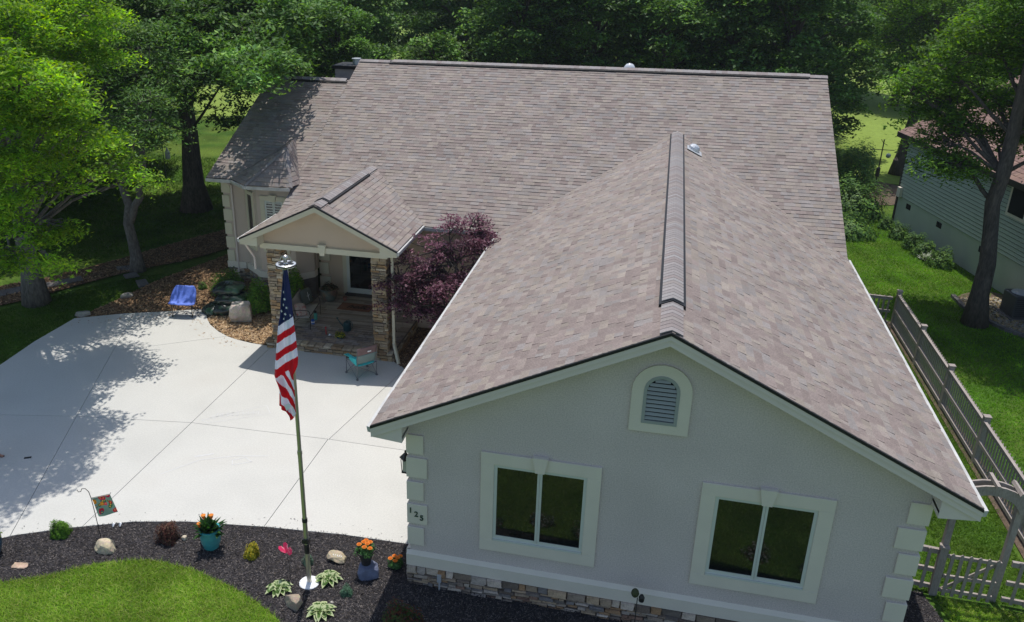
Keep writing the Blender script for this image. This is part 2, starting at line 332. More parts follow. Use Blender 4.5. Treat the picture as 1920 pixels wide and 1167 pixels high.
# ================================================================== HOUSE
house = empty('house', (0,0,0), 'large grey stucco house with brown shingle roof, stone base and gabled entry porch', 'house')
K = .4776; EZ = 3.507; EY = 11.737; RY = 20.235; RZ = 7.566; KG = (5.975-3.507)/(4.559+.59); KG2 = (5.975-3.507)/(9.59-4.559)
SH = [(.294,.246,.220),(.307,.259,.231),(.276,.224,.204),(.288,.254,.235),(.318,.272,.234),(.256,.206,.187),(.295,.258,.231),(.308,.260,.222),(.280,.250,.236),(.292,.241,.215)]
all_tabs = []   # (score, mtx-data, corner verts list, colour, parent)
def plane_fn(o, U, V):
    o = Vector(o); U = Vector(U).normalized(); V = Vector(V).normalized(); Nn = U.cross(V).normalized()
    if Nn.z < 0: Nn = -Nn
    return o, U, V, Nn
def shingles(o, U, V, poly, parent, seed, exp=.168, front=True, hidden=None):
    """courses run along U, V goes up the slope; poly in (u,v)"""
    o, U, V, Nn = plane_fn(o, U, V); rng = random.Random(seed)
    us = [p[0] for p in poly]; vs = [p[1] for p in poly]
    r = 0; v = min(vs)
    while v < max(vs)-.01:
        u = min(us)-rng.uniform(0,.3); 
        while u < max(us):
            w = rng.choice((.12,.15,.19,.23,.28,.34)); t = rng.choice((.007,.009,.015,.018)); col = rng.choice(SH)
            g = rng.uniform(.78,.98); col = tuple(c*g for c in col)
            P = [(u,v),(u+w,v),(u+w,v+exp+.015),(u,v+exp+.015)]
            if not (u >= min(us) and u+w <= max(us) and v+exp+.02 <= max(vs) and len(poly) == 4 and rect(poly)):
                Q = P
                k = len(poly); cx = sum(us)/k; cy = sum(vs)/k
                for i in range(k):
                    a, bb = poly[i], poly[(i+1)%k]; d = (bb[0]-a[0], bb[1]-a[1]); n = (-d[1], d[0]); L = math.hypot(*n) or 1; n = (n[0]/L, n[1]/L)
                    if n[0]*(cx-a[0])+n[1]*(cy-a[1]) < 0: n = (-n[0], -n[1])
                    Q = clip(Q, n, n[0]*a[0]+n[1]*a[1])
                    if len(Q) < 3: break
            else: Q = P
            uu = u; u += w
            if len(Q) < 3: continue
            W0 = o+U*(uu+w/2)+V*(v+exp/2)
            if hidden and hidden(W0): continue
            def nn(q): return t*(1-(q[1]-v)/(exp+.015))+.002
            top = [o+U*q[0]+V*q[1]+Nn*nn(q) for q in Q]; bot = [o+U*q[0]+V*q[1] for q in Q]
            d = np.linalg.norm(np.array(W0)-CAMP)
            vis = Nn.dot(Vector(CAMP)-W0)/d
            full = len(Q) == 4 and Q == P
            all_tabs.append((w*exp*vis/d**2 if full else 0, W0, top, bot, col, parent, (w,t,exp), (o,U,V,Nn,uu,v)))
        v += exp; r += 1
def rect(poly): return len({round(p[0],4) for p in poly}) == 2
def flush_tabs(prefix_parent):
    tabs = sorted(all_tabs, key=lambda t: -t[0]); cache = {}
    ptabs = {}
    for i, (s, W0, top, bot, col, par, key, fr) in enumerate(tabs):
        if i < 290 and s > 0:
            w, t, e = key; ci = SH.index(min(SH, key=lambda q: sum((a-b_)**2 for a, b_ in zip(q, col))))
            kk = (w, t, ci)
            if kk not in cache:
                mb = MB(); e2 = e+.015; shc = tuple(q*.92 for q in SH[ci])
                mb.add([(0,0,0),(w,0,0),(w,e2,0),(0,e2,0),(0,0,t+.002),(w,0,t+.002),(w,e2,.002),(0,e2,.002)], [(0,1,5,4),(4,5,6,7),(1,2,6,5),(3,0,4,7)], shc)
                tmp = mb.build('shingle', M['shingle_piece']); cache[kk] = tmp.data; bpy.data.objects.remove(tmp)
            o, U, V, Nn, uu, v = fr
            X = U if U.cross(V).dot(Nn) > 0 else U
            mt = Matrix((U, V, Nn)).transposed().to_4x4()
            if mt.determinant() < 0: pass
            mt.translation = o+U*uu+V*v
            inst('shingle', cache[kk], par, mtx=mt)
        else:
            ptabs.setdefault(par.name, (par, []))[1].append((top, bot, col))
    for nm, (par, L) in ptabs.items():
        mb = MB()
        for top, bot, col in L:
            n = len(top); mb.add(top+bot, [tuple(range(n))]+[(i, (i+1)%n, n+(i+1)%n, n+i) for i in range(n)], col)
        mb.build('shingle_field', M['shingle'], par, kind='stuff')
    all_tabs.clear()
M['shingle_piece'] = mat('asphalt_shingle_piece', vcol=True, rough=.85, var=.08, vs=3, fine=.16, fs=38, bump=.25, bs=90, spec=.3, rand=.07)
def slab(name, pts, th, m, parent):   # planar polygon with thickness downwards
    return MB().prism([Vector(p)-Vector((0,0,.004)) for p in pts], (0,0,-th)).build(name, m, parent)
# --- main roof (front slope) with the left wing in the same plane
main_roof = slab('roof', [(-8.07,EY,EZ),(9.575,EY,EZ),(9.575,RY,RZ),(-8.07,RY,RZ)], .10, M['deckbase'], house)
wing_roof = slab('roof', [(-11.42,13.19,EZ+K*(13.19-EY)),(-8.071,13.19,EZ+K*(13.19-EY)),(-8.071,18.93,6.942),(-11.42,18.93,6.942)], .10, M['deckbase'], house)
slab('roof', [(-8.07,2*RY-EY,EZ),(9.575,2*RY-EY,EZ),(9.575,RY+.002,RZ),(-8.07,RY+.002,RZ)], .10, M['deckbase'], house)
slab('roof', [(-11.42,24.6,4.2),(-8.071,24.6,4.2),(-8.071,18.932,6.942),(-11.42,18.932,6.942)], .10, M['deckbase'], house)
def under_garage(p):   # deep below the garage roof
    zg = 5.975-(KG*(4.559-p.x) if p.x < 4.559 else KG2*(p.x-4.559))
    return zg-p.z > .25 and -.5 < p.x < 9.5 and p.y < 17
LV = math.sqrt(1+K*K)
shingles((0,EY,EZ), (1,0,0), (0,1,K), [(-8.07,0),(9.575,0),(9.575,(RY-EY)*LV),(-8.07,(RY-EY)*LV)], main_roof, 1, hidden=under_garage)
v0 = (13.19-EY)*LV; v1 = (18.93-EY)*LV
shingles((0,EY,EZ), (1,0,0), (0,1,K), [(-11.42,v0+.01),(-8.075,v0+.01),(-8.075,v1),(-11.42,v1)], wing_roof, 2)
# --- garage roof
GY0, GY1 = -.44, 16.9
gl = slab('roof', [(-.59,GY0,EZ),(4.559,GY0,5.975),(4.559,GY1,5.975),(-.59,GY1,EZ)], .06, M['deckbase'], house)
gr = slab('roof', [(9.59,GY0,EZ),(4.560,GY0,5.975),(4.560,GY1,5.975),(9.59,GY1,EZ)][::-1], .06, M['deckbase'], house)
def under_main(p): return EZ+K*(p.y-EY)-p.z > .12 and p.y > EY
shingles((-.59,0,EZ), (0,1,0), (1,0,KG), [(GY0,0),(GY1,0),(GY1,5.15*math.sqrt(1+KG*KG)),(GY0,5.15*math.sqrt(1+KG*KG))], gl, 3, hidden=under_main)
shingles((9.59,0,EZ), (0,1,0), (-1,0,KG2), [(GY0,0),(GY1,0),(GY1,5.03*math.sqrt(1+KG2*KG2)),(GY0,5.03*math.sqrt(1+KG2*KG2))], gr, 4, hidden=under_main)
# --- porch roof
PX, PZ, PY0, PY1, PE = -5.56, 4.74, 9.0, 14.4, 3.55; KP = (PZ-PE)/2.5
pl_ = slab('roof', [(-8.06,PY0,PE),(PX,PY0,PZ),(PX,PY1,PZ),(-8.06,PY1,PE)], .05, M['deckbase'], house)
pr_ = slab('roof', [(-3.06,PY0,PE),(PX+.001,PY0,PZ),(PX+.001,PY1,PZ),(-3.06,PY1,PE)][::-1], .05, M['deckbase'], house)
LP = 2.5*math.sqrt(1+KP*KP)
def lim(p): return EZ+K*(p.y-EY)-p.z > .12 and p.y > EY
shingles((-8.06,0,PE), (0,1,0), (1,0,KP), [(PY0,0),(PY1,0),(PY1,LP),(PY0,LP)], pl_, 5, hidden=lim)
shingles((-3.06,0,PE), (0,1,0), (-1,0,KP), [(PY0,0),(PY1,0),(PY1,LP),(PY0,LP)], pr_, 6, hidden=lim)
# --- bay roof
BP = Vector((-8.52,13.66,5.3)); BA = Vector((-8.95,15.49,5.3)); B1_ = Vector((-9.61,12.53,4.2)); B2_ = Vector((-8.0,12.66,4.2)); B0_ = Vector((-10.46,13.20,4.205)); B3_ = Vector((-7.86,13.22,4.2))
bay_roof = MB(); 
for T in ((B0_,B1_,BP),(B1_,B2_,BP),(B2_,B3_,BP),(B0_,BP,BA),(BP,B3_,BA)): bay_roof.add([p-Vector((0,0,.012)) for p in T], [(0,1,2)])
bay_roof = bay_roof.build('roof', M['deckbase'], house)
def tri_sh(a, b_, c_, seed, vdir=None):
    U = (b_-a).normalized(); n = (b_-a).cross(c_-a).normalized(); V = n.cross(U)
    if V.dot(c_-a) < 0: V = -V
    shingles(a, U, V, [((p-a).dot(U), (p-a).dot(V)) for p in (a,b_,c_)], bay_roof, seed, exp=.165)
tri_sh(B0_,B1_,BP,11); tri_sh(B1_,B2_,BP,12); tri_sh(B2_,B3_,BP,13); tri_sh(B0_,BP,BA,14); tri_sh(B3_,BP,BA,15)
flush_tabs(house)
# --- ridge vents and caps
CAPC = [(.285,.258,.25),(.27,.242,.235),(.29,.255,.238),(.25,.212,.202),(.295,.275,.268)]
def cap_mesh(ci, hw, L, k, bend):
    mb = MB(); t = .007
    prof = [(-hw, -hw*k), (-hw*.45, -hw*.45*k*.9), (0, .0), (hw*.45, -hw*.45*k*.9), (hw, -hw*k)] 
    n = len(prof)
    vs = [(x, 0, z+t) for x, z in prof]+[(x, L, z) for x, z in prof]+[(x, 0, z-.012) for x, z in prof]
    fs = [(i,i+1,n+i+1,n+i) for i in range(n-1)]+[(2*n+i,2*n+i+1,i+1,i) for i in range(n-1)]
    mb.add(vs, fs, CAPC[ci]); o = mb.build('ridge_cap', M['cap']); me = o.data; bpy.data.objects.remove(o); return me
def ridge(p0, p1, hw, k, parent, seed, vent=(0,1), exp=.15, h=.045, maxn=400):
    rng = random.Random(seed); p0 = Vector(p0); p1 = Vector(p1); d = (p1-p0); L = d.length; D = d.normalized()
    X = D.cross(Vector((0,0,1))).normalized(); Z = X.cross(D)
    mes = [cap_mesh(i, hw, exp+.04, k, 0) for i in range(len(CAPC))]
    n = int(L/exp)
    for i in range(n):
        f = (i+.5)/n; z = h if vent[0] <= f <= vent[1] else .012
        mt = Matrix((X, D, Z)).transposed().to_4x4(); mt.translation = p0+D*(i*exp)+Vector((0,0,z+.012))
        inst('ridge_cap', rng.choice(mes), parent, mtx=mt)
    a = p0+D*(L*vent[0]); c = p0+D*(L*vent[1]); mb = MB(); w = hw+.045
    for s in (-1,1):
        q = [a+X*s*w+Vector((0,0,-w*k-.02)), a+X*s*(hw-.06)+Vector((0,0,-hw*k-.03)), a+X*s*(hw-.06)+Vector((0,0,h-hw*k+.02)), a+X*s*w+Vector((0,0,h-w*k+.0))]
        mb.prism(q, c-a)
    zz = Vector((0,0,1))
    e = [a+X*(-w)+zz*(-w*k-.02), a+zz*(-.01), a+X*w+zz*(-w*k-.02), a+X*w+zz*(h-w*k), a+zz*(h+.012), a+X*(-w)+zz*(h-w*k)]
    mb.prism(e, -D*.04)
    mb.build('ridge_vent', M['black'], parent)
ridge((4.56,GY0+.03,5.985), (4.56,16.8,5.985), .185, .42, gl, 21, (.075,.985))
ridge((-8.05,RY,RZ+.01), (9.56,RY,RZ+.01), .18, .42, main_roof, 22, (.075,.965), exp=.2)
ridge((-11.4,18.93,6.95), (-8.1,18.93,6.95), .20, .42, wing_roof, 23, (.3,1), exp=.2)
ridge((PX,PY0+.03,PZ+.01), (PX,14.2,PZ+.01), .2, .42, pr_, 24, (.12,.82), exp=.17)
# hip caps on the bay
mb = MB()
for a, c in ((B1_,BP),(B2_,BP)):
    d = c-a; n = 8; sd_ = d.cross(Vector((0,0,1))).normalized()*.10
    for i in range(n):
        p = a+d*(i/n)+Vector((0,0,.026)); q = a+d*((i+1.2)/n)+Vector((0,0,.016)); w = sd_
        mb.add([p-w-Vector((0,0,.05)),p+w-Vector((0,0,.05)),q+w-Vector((0,0,.05)),q-w-Vector((0,0,.05)),p,q], [(0,4,5,3),(4,1,2,5),(0,1,4)], tuple(.8*k for k in CAPC[i%5]))  # cap colour darkened to imitate tree shade over the bay
mb.build('hip_caps', M['cap'], bay_roof)
# --- fascia, soffits, gutters
def rake(p0, p1, ov, parent, m, dep=.24, t=.03):
    """p0 low end, p1 apex; board under roof edge at a gable, facing -Y"""
    p0 = Vector(p0); p1 = Vector(p1)
    z = Vector((0,0,1))
    MB().prism([p0-z*.05,p1-z*.05,p1-z*dep,p0-z*dep], (0,t,0)).build('rake_board', m, parent)
    MB().prism([p0-z*.045+Vector((0,-.022,0)),p1-z*.045+Vector((0,-.022,0)),p1-z*.125+Vector((0,-.022,0)),p0-z*.125+Vector((0,-.022,0))], (0,.02,0)).build('rake_trim', m, parent)
    MB().prism([p0+z*.012+Vector((0,-.035,0)),p1+z*.012+Vector((0,-.035,0)),p1-z*.043+Vector((0,-.035,0)),p0-z*.043+Vector((0,-.035,0))], (0,.05,0)).build('drip_edge', M['black'], parent)
    MB().prism([p0-z*dep+Vector((0,t,0)),p1-z*dep+Vector((0,t,0)),p1-z*(dep-.03)+Vector((0,t,0)),p0-z*(dep-.03)+Vector((0,t,0))], (0,ov-t,0)).build('soffit', m, parent)
rake((-.59,GY0,EZ), (4.559,GY0,5.975), .44, house, M['fascia'])
rake((9.59,GY0,EZ), (4.560,GY0,5.975), .44, house, M['fascia'])
rake((-8.06,PY0,PE), (PX,PY0,PZ), .5, house, M['trimcream'], .2)
rake((-3.06,PY0,PE), (PX+.001,PY0,PZ), .5, house, M['trimcream'], .2)
def gutter(p0, p1, side, parent=house):
    p0 = Vector(p0); p1 = Vector(p1); s = Vector(side)*.075; z = Vector((0,0,1)); e = p1-p0
    MB().prism([p0-z*.03, p0+s*1.0-z*.015, p0+s*1.0-z*.035, p0+s*.8-z*.13, p0-z*.14, p0-z*.12+s*.03], e).build('gutter', M['gutter'], parent)
gutter((-.59,GY0,EZ), (-.59,EY,EZ), (-1,0,0)); gutter((9.59,GY0,EZ), (9.59,EY+.1,EZ), (1,0,0))
gutter((-3.06,EY,EZ), (-.6,EY,EZ), (0,-1,0)); gutter((-3.06,PY0,PE), (-3.06,EY,PE), (1,0,0)); gutter((-8.06,PY0,PE), (-8.06,EY,PE), (-1,0,0))
gutter((-11.42,13.19,4.2), (-10.46,13.19,4.2), (0,-1,0)); gutter(B0_, B1_, (-.62,-.78,0)); gutter(B1_, B2_, (0,-1,0))
# eave soffit boxes
def bx(name, m, *a, parent=house, bevel=0): return MB().box(*a).build(name, m, parent, bevel=bevel)
bx('soffit', M['fascia'], -.58,-.0,-.40,EY,EZ-.22,EZ-.17); bx('soffit', M['fascia'], 9.0,9.58,-.40,EY,EZ-.22,EZ-.17)
# boxed gable returns
for s, x0, x1 in ((-1,-.58,0.0),(1,9.0,9.58)):
    k = KG if s < 0 else KG2
    lo = (x0 if s < 0 else x1); hi = (x1 if s < 0 else x0)
    z1 = EZ+k*abs(hi-lo)-.25
    MB().prism([(lo,-.405,EZ-.25),(hi,-.405,EZ-.30),(hi,-.405,z1),(lo,-.405,EZ-.2)], (0,.40,0)).build('gable_return', M['fascia'], house)
for lo, hi in ((-8.05,-7.5),(-3.07,-3.6)):
    MB().prism([(lo,PY0+.035,PE-.2),(hi,PY0+.035,PE-.24),(hi,PY0+.035,PE+.05),(lo,PY0+.035,PE-.18)], (0,.46,0)).build('gable_return', M['trimcream'], house)
# --- garage walls
w = MB()
top = lambda x: (5.975-(KG*(4.559-x) if x < 4.559 else KG2*(x-4.559)))-.08
w.prism([(0,0,.42),(9,0,.42),(9,0,top(9)-.1),(4.559,0,top(4.559)),(0,0,top(0)-.1)], (0,.2,0))
w.build('gable_wall', M['stucco'], house)
bx('side_wall', M['stucco'], 0,.2,.201,12.2,-.35,EZ-.03); bx('side_wall', M['stucco'], 8.8,9,.201,12.2,-.35,EZ-.03)
bx('foundation', M['mortar'], .02,8.98,-.015,.19,-.4,.20)
# water table band
b = MB(); b.prism([(-.06,-.075,.17),(9.06,-.075,.17),(9.06,-.075,.43),(-.06,-.075,.43)], (0,.074,0)); b.prism([(-.06,-.075,.431),(9.06,-.075,.431),(9.06,-.0,.50),(-.06,-.0,.50)], (0,.02,0)); b.build('water_table', M['trim'], house)
b = MB(); b.box(-.075,-.001,.0,1.1,.17,.5); b.build('water_table', M['trim'], house)
# stones
STC0 = [(.22,.19,.165),(.30,.25,.20),(.16,.15,.145),(.38,.31,.235),(.26,.225,.20),(.42,.385,.35),(.28,.19,.12),(.20,.20,.215),(.36,.34,.33),(.50,.46,.43),(.14,.12,.11),(.24,.16,.13)]
STC = [(min(.6,c[0]*1.2),min(.6,c[1]*1.08),c[2]*.95) for c in STC0]
STW = [(.34,.25,.15),(.42,.33,.215),(.25,.17,.10),(.38,.24,.12),(.30,.24,.17),(.46,.39,.29),(.22,.17,.13),(.37,.29,.2)]
stones = []
def stone_wall(o, U, Nn, W, z0, z1, parent, seed, hs=(.05,.09), ws=(.12,.34), cols=STC, dep=.06, caprow=False, rough=.007):
    rng = random.Random(seed); o = Vector(o); U = Vector(U); Nn = Vector(Nn); Z = Vector((0,0,1)); z = z0
    while z < z1-.02:
        h = min(rng.uniform(*hs), z1-z)
        if z1-z-h < .03: h = z1-z
        if caprow and z1-z < .17: h = z1-z
        u = 0
        while u < W-.01:
            w = rng.uniform(*ws)*(1.2 if h > .1 else 1)
            if W-u-w < .08: w = W-u
            g = .007; dd = dep*rng.uniform(.4,1.15); j = lambda s=rough: rng.uniform(-s,s)
            c = rng.choice(cols)
            if rng.random() < .15 and h < .1 and w > .2: sub = [(z,z+h*.5),(z+h*.5,z+h)]
            else: sub = [(z,z+h)]
            for a_, b_ in sub:
                base = [(u+g,a_+g),(u+w-g,a_+g),(u+w-g,b_-g),(u+g,b_-g)]
                bk = [o+U*p[0]+Z*p[1] for p in base]
                ft = [o+U*(p[0]*.97+(u+w/2)*.03+j())+Z*(p[1]*.95+((a_+b_)/2)*.05+j(rough*.75))+Nn*(dd+j(.008)) for p in base]
                cc = rng.choice(cols) if rng.random() < .3 else c
                stones.append((w*(b_-a_)/(np.linalg.norm(np.array(ft[0])-CAMP)**2), bk+ft, cc, parent))
            u += w
        z += h
def flush_stones(nmax=296):
    L = sorted(stones, key=lambda s: -s[0]); rest = {}
    for i, (s, vs, c, par) in enumerate(L):
        F = [(4,5,6,7),(0,1,5,4),(1,2,6,5),(2,3,7,6),(3,0,4,7)]
        if i < nmax: mb = MB(); cen = sum((Vector(v) for v in vs), Vector())/8; mb.add([Vector(v)-cen for v in vs], F, c); o = mb.build('stone', M['stone'], par); o.location = cen
        else:
            rest.setdefault(par.name, (par, MB()))[1].add(vs, F, c)
    for par, mb in rest.values(): mb.build('stone_field', M['stone'], par, kind='stuff')
    stones.clear()
sbase = bx('stone_base', M['mortar'], -.005,9.005,-.03,-.016,-.4,.165)
stone_wall((-.05,-.03,0), (1,0,0), (0,-1,0), 9.1, -.38, .165, sbase, 31, hs=(.042,.095), ws=(.11,.33), caprow=True, dep=.09, rough=.013)
stone_wall((-.02,-.03,0), (0,1,0), (-1,0,0), 1.1, -.38, .165, sbase, 32, hs=(.07,.12), ws=(.18,.4))
# --- quoins
qz = [(3.18,2.77),(2.68,2.24),(2.14,1.72),(1.62,1.17),(1.08,.66)]
qlab = None
for i, (a, c) in enumerate(qz):
    w = .30 if i % 2 == 0 else .37
    q = bx('quoin', M['trim'], -.04,w,-.04,-.001,c,a, bevel=.006)
    bx('quoin', M['trim'], -.04,-.001,.0,.67-w,c,a, bevel=.006)
    w2 = .30 if i % 2 == 0 else .40
    zz = (3.20-.52*i, 2.78-.52*i)
    bx('quoin', M['trim'], 9-w2,9.04,-.04,-.001,zz[1],zz[0], bevel=.006)
    bx('quoin', M['trim'], 9.001,9.04,.0,.7-w2,zz[1],zz[0], bevel=.006)
# house number 125, stepping down to the right
for ch, x, z in (('1',.035,1.475),('2',.15,1.40),('5',.262,1.33)):
    mt = Matrix.Translation((x,-.052,z)) @ XZ; text_mesh(ch, .17, 'house_number', M['greennum'], house, mt, ext=.006)
# --- windows in the gable
def window(x0, x1, z0, z1, parent=house, y=0., tr=.25, key=True, m=M['trim'], bars=True):
    f = MB(); d = .045
    f.box(x0,x1,y-d,y-.001,z1-tr,z1); f.box(x0,x1,y-d,y-.001,z0,z0+tr); f.box(x0,x0+tr,y-d,y-.001,z0+tr,z1-tr); f.box(x1-tr,x1,y-d,y-.001,z0+tr,z1-tr)
    wn_ = f.build('window', m, parent, bevel=.005)
    ix0, ix1, iz0, iz1 = x0+tr, x1-tr, z0+tr, z1-tr; s = .06; mid = (ix0+ix1)/2
    g = MB(); g.box(ix0,ix1,y-.02,y-.005,iz1-s,iz1); g.box(ix0,ix1,y-.02,y-.005,iz0,iz0+s); g.box(ix0,ix0+s,y-.02,y-.005,iz0+s,iz1-s); g.box(ix1-s,ix1,y-.02,y-.005,iz0+s,iz1-s)
    g.box(mid-.045,mid-.004,y-.028,y-.004,iz0+s,iz1-s); g.box(mid+.004,mid+.045,y-.028,y-.004,iz0+s,iz1-s)
    g.box(ix0+s,mid-.045,y-.012,y-.004,iz0+s,iz0+s+.05); g.box(mid+.045,ix1-s,y-.012,y-.004,iz0+s,iz0+s+.05)
    g.build('window_frame', M['vinyl'], wn_)
    bx('sill', M['vinyl'], ix0+.01,ix1-.01,y-.05,y-.021,iz0+.002,iz0+.035, parent=wn_)
    bx('pane', M['glass'], ix0+s,mid-.045,y-.0035,y-.0005,iz0+s,iz1-s, parent=wn_); bx('pane', M['glass'], mid+.045,ix1-s,y-.0035,y-.0005,iz0+s,iz1-s, parent=wn_)
    if key:
        cx = (x0+x1)/2
        MB().prism([(cx-.085,y-.10,z1-tr-.02),(cx+.085,y-.10,z1-tr-.02),(cx+.145,y-.10,z1+.05),(cx-.145,y-.10,z1+.05)], (0,.095,0)).build('keystone', m, wn_)
    return wn_
window(1.42,3.642,.828,3.032); window(5.383,7.58,.828,3.032)
# --- arched louvre vent
def arch(cx, z0, zs, r, n=14): return [(cx-r,0,z0),(cx+r,0,z0)]+[(cx+r*math.cos(a),0,zs+r*math.sin(a)) for a in [PI*i/n for i in range(n+1)]]
def arch_ring(cx, y0, y1, z0, zs, r, r2_, zb, m, name, parent):
    o_ = arch(cx,z0,zs,r); i_ = arch(cx,zb,zs,r2_); n = len(o_); mb = MB()
    vs = [(x,y0,z) for x,_,z in o_]+[(x,y0,z) for x,_,z in i_]+[(x,y1,z) for x,_,z in o_]+[(x,y1,z) for x,_,z in i_]
    fs = []
    for i in range(n):
        j = (i+1)%n; fs += [(i,j,n+j,n+i),(2*n+i,2*n+j,j,i),(n+i,n+j,3*n+j,3*n+i)]
    mb.add(vs, fs); return mb.build(name, m, parent)
vent = arch_ring(4.525,-.05,-.001,3.90,4.70,.5,.30,4.07,M['trim'],'gable_vent',house)
arch_ring(4.525,-.06,-.001,4.07,4.70,.30,.245,4.13,M['slat'],'vent_frame',vent)
MB().prism([(x,-.004,z) for x,_,z in arch(4.525,4.13,4.70,.245)], (0,.003,0)).build('vent_back', M['dark'], vent)
for i in range(10):
    z = 4.15+i*.08; r = .245 if z < 4.66 else math.sqrt(max(.245**2-(z+.04-4.70)**2, .002))
    if r < .06: continue
    MB().prism([(4.525-r,-.055,z),(4.525-r,-.06,z+.004),(4.525-r,-.030,z+.050),(4.525-r,-.024,z+.050)], (2*r,0,0)).build('louver', M['slat'], vent)
# wall lantern on the garage's left wall
lamp = MB().box(-.05,-.001,.36,.46,2.28,2.52).build('wall_lantern', M['metalblk'], house)
MB().lathe([(.02,.16),(.03,.13),(.02,.12),(.03,.11),(.125,0),(.125,-.02)], (-.19,.41,2.36), 4).build('lantern_roof', M['metalblk'], lamp)
b = MB()
for dx in (-.075,.075):
    for dy in (-.075,.075): b.tube([(-.19+dx,.41+dy,2.35),(-.19+dx*.8,.41+dy*.8,2.05)], .009, 5)
b.box(-.26,-.12,.34,.48,2.035,2.055); b.tube([(-.03,.41,2.5),(-.1,.41,2.6),(-.19,.41,2.52)], .012, 6); b.build('lantern_frame', M['metalblk'], lamp)
MB().box(-.24,-.14,.36,.46,2.06,2.33).build('lantern_glass', M['lampglass'], lamp)
# garage doors on the left wall
for y0 in (2.2,7.3):
    gd = bx('garage_door', M['vinyl'], -.03,-.001,y0,y0+4.3,-.22,2.35)
    for k in range(4):
        for j in range(4): bx('panel', M['vinyl'], -.045,-.031,y0+.15+j*1.03,y0+.15+j*1.03+.9,-.12+k*.62,.36+k*.62, parent=gd)
# spigot and small pipe on the stone base
b = MB(); b.box(.60,.68,-.16,-.075,-.08,.10); b.tube([(.64,-.12,-.1),(.64,-.14,-.28)], .02, 8); b.build('water_spigot', M['pillar'], house)
b = MB(); b.tube([(9.10,-.02,.62),(9.18,-.05,.60),(9.2,-.05,.45),(9.2,-.05,-.2)], .03, 8); b.build('vent_pipe', M['gutter'], house)
# roof vent hood near the garage ridge and dome on main ridge
mt = Matrix.Rotation(math.atan(KG2), 4, 'Y')
b = MB(); b.box(-.26,.26,-.3,.3,0,.012); b.lathe([(.19,.01),(.185,.09),(.14,.15),(.06,.185),(.01,.19)], (-.03,.05,0), 14)
o = b.build('roof_vent', M['pillar'], gr, smooth=False); o.matrix_local = Matrix.Translation((5.12,14.95,5.74)) @ mt
MB().lathe([(.23,0),(.23,.1),(.2,.2),(.13,.29),(.01,.33)], (0,0,0), 16).build('skylight_dome', M['plastic'], main_roof, smooth=True).location = (2.6,20.7,7.42)
# chimney / chase behind the wing
M['chase'] = mat('chimney_siding', (.50,.45,.42), .8)
ch = bx('chimney', M['chase'], -9.3,-8.2,20.6,21.7,5.2,7.15); bx('chimney_cap', M['black'], -9.4,-8.1,20.5,21.8,7.15,7.28, parent=ch)
MB().lathe([(.16,0),(.16,.2),(.2,.21),(.2,.25)], (-8.55,21.1,7.28), 12).build('flue', M['pillar'], ch)
for i in range(9): bx('board', M['chase'], -9.315,-8.185,20.585,20.599,5.25+i*.21,5.44+i*.21, parent=ch)
# --- main body walls
ms = M['stuccotan']
bx('front_wall', ms, -3.6,0,12.2,12.4,-.35,EZ-.1); bx('entry_wall', ms, -7.6,-3.6,14.0,14.2,-.35,4.4); bx('entry_side_wall', ms, -3.62,-3.42,12.401,13.999,-.35,3.55)
bx('side_wall', ms, -7.6,-7.4,14.201,28.2,-.35,EZ+.2); bx('side_wall', ms, 8.95,9.12,12.401,28.0,-.35,EZ+.1); bx('rear_wall', ms, -7.399,8.949,28.0,28.2,-.35,EZ)
for x0 in (-7.9,9.2):
    MB().prism([(x0,12.2,EZ+.1),(x0,28.2,EZ+.1),(x0,RY,RZ-.15)], (.12,0,0)).build('gable_wall', ms, house)
# wing + bay walls
bx('wing_wall', M['stuccowing'], -11.1,-7.61,13.7,13.9,.95,4.1); bx('side_wall', M['stuccowing'], -11.1,-10.9,13.901,24.2,-.35,4.2); bx('rear_wall', M['stuccowing'], -10.899,-7.61,24.0,24.2,-.35,4.2)
MB().prism([(-11.25,13.7,4.15),(-11.25,24.2,4.15),(-11.25,18.93,6.75)], (.12,0,0)).build('gable_wall', M['stuccowing'], house)
bay = [(-10.3,13.72),(-9.45,13.0),(-8.1,13.0),(-7.63,13.5),(-7.63,13.72)]
bw = MB().prism([(x,y,.95) for x,y in bay], (0,0,3.15)).build('bay_wall', M['stuccowing'], house)
bay2 = [(-10.4,13.69),(-9.49,12.93),(-8.07,12.93),(-7.60,13.45),(-7.60,13.69)]
MB().prism([(x,y,.72) for x,y in bay2], (0,0,.229)).build('water_table', M['trim'], house)
bs_ = MB().prism([(x*.997-.03,y+.03,-.3) for x,y in bay], (0,0,1.019)).build('bay_stone_base', M['mortar'], house)
bx('water_table', M['trim'], -11.16,-10.41,13.63,13.699,.72,.96); wsb = bx('wing_stone_base', M['mortar'], -11.12,-10.3,13.66,13.9,-.3,.719)
stone_wall((-11.14,13.66,0), (1,0,0), (0,-1,0), .85, .0, .715, wsb, 33, cols=STC)
stone_wall((-9.45,13.0,0), (1,0,0), (0,-1,0), 1.35, .0, .715, bs_, 34, cols=STC)
stone_wall((-10.3,13.70,0), Vector((.85,-.7,0)).normalized(), Vector((-.7,-.85,0)).normalized(), 1.1, .0, .715, bs_, 35, cols=STC)
for i in range(6):
    bx('quoin', M['trimcream'], -11.14,-10.86 if i%2 else -10.80,13.66,13.699,3.98-.52*i-.42,3.98-.52*i)
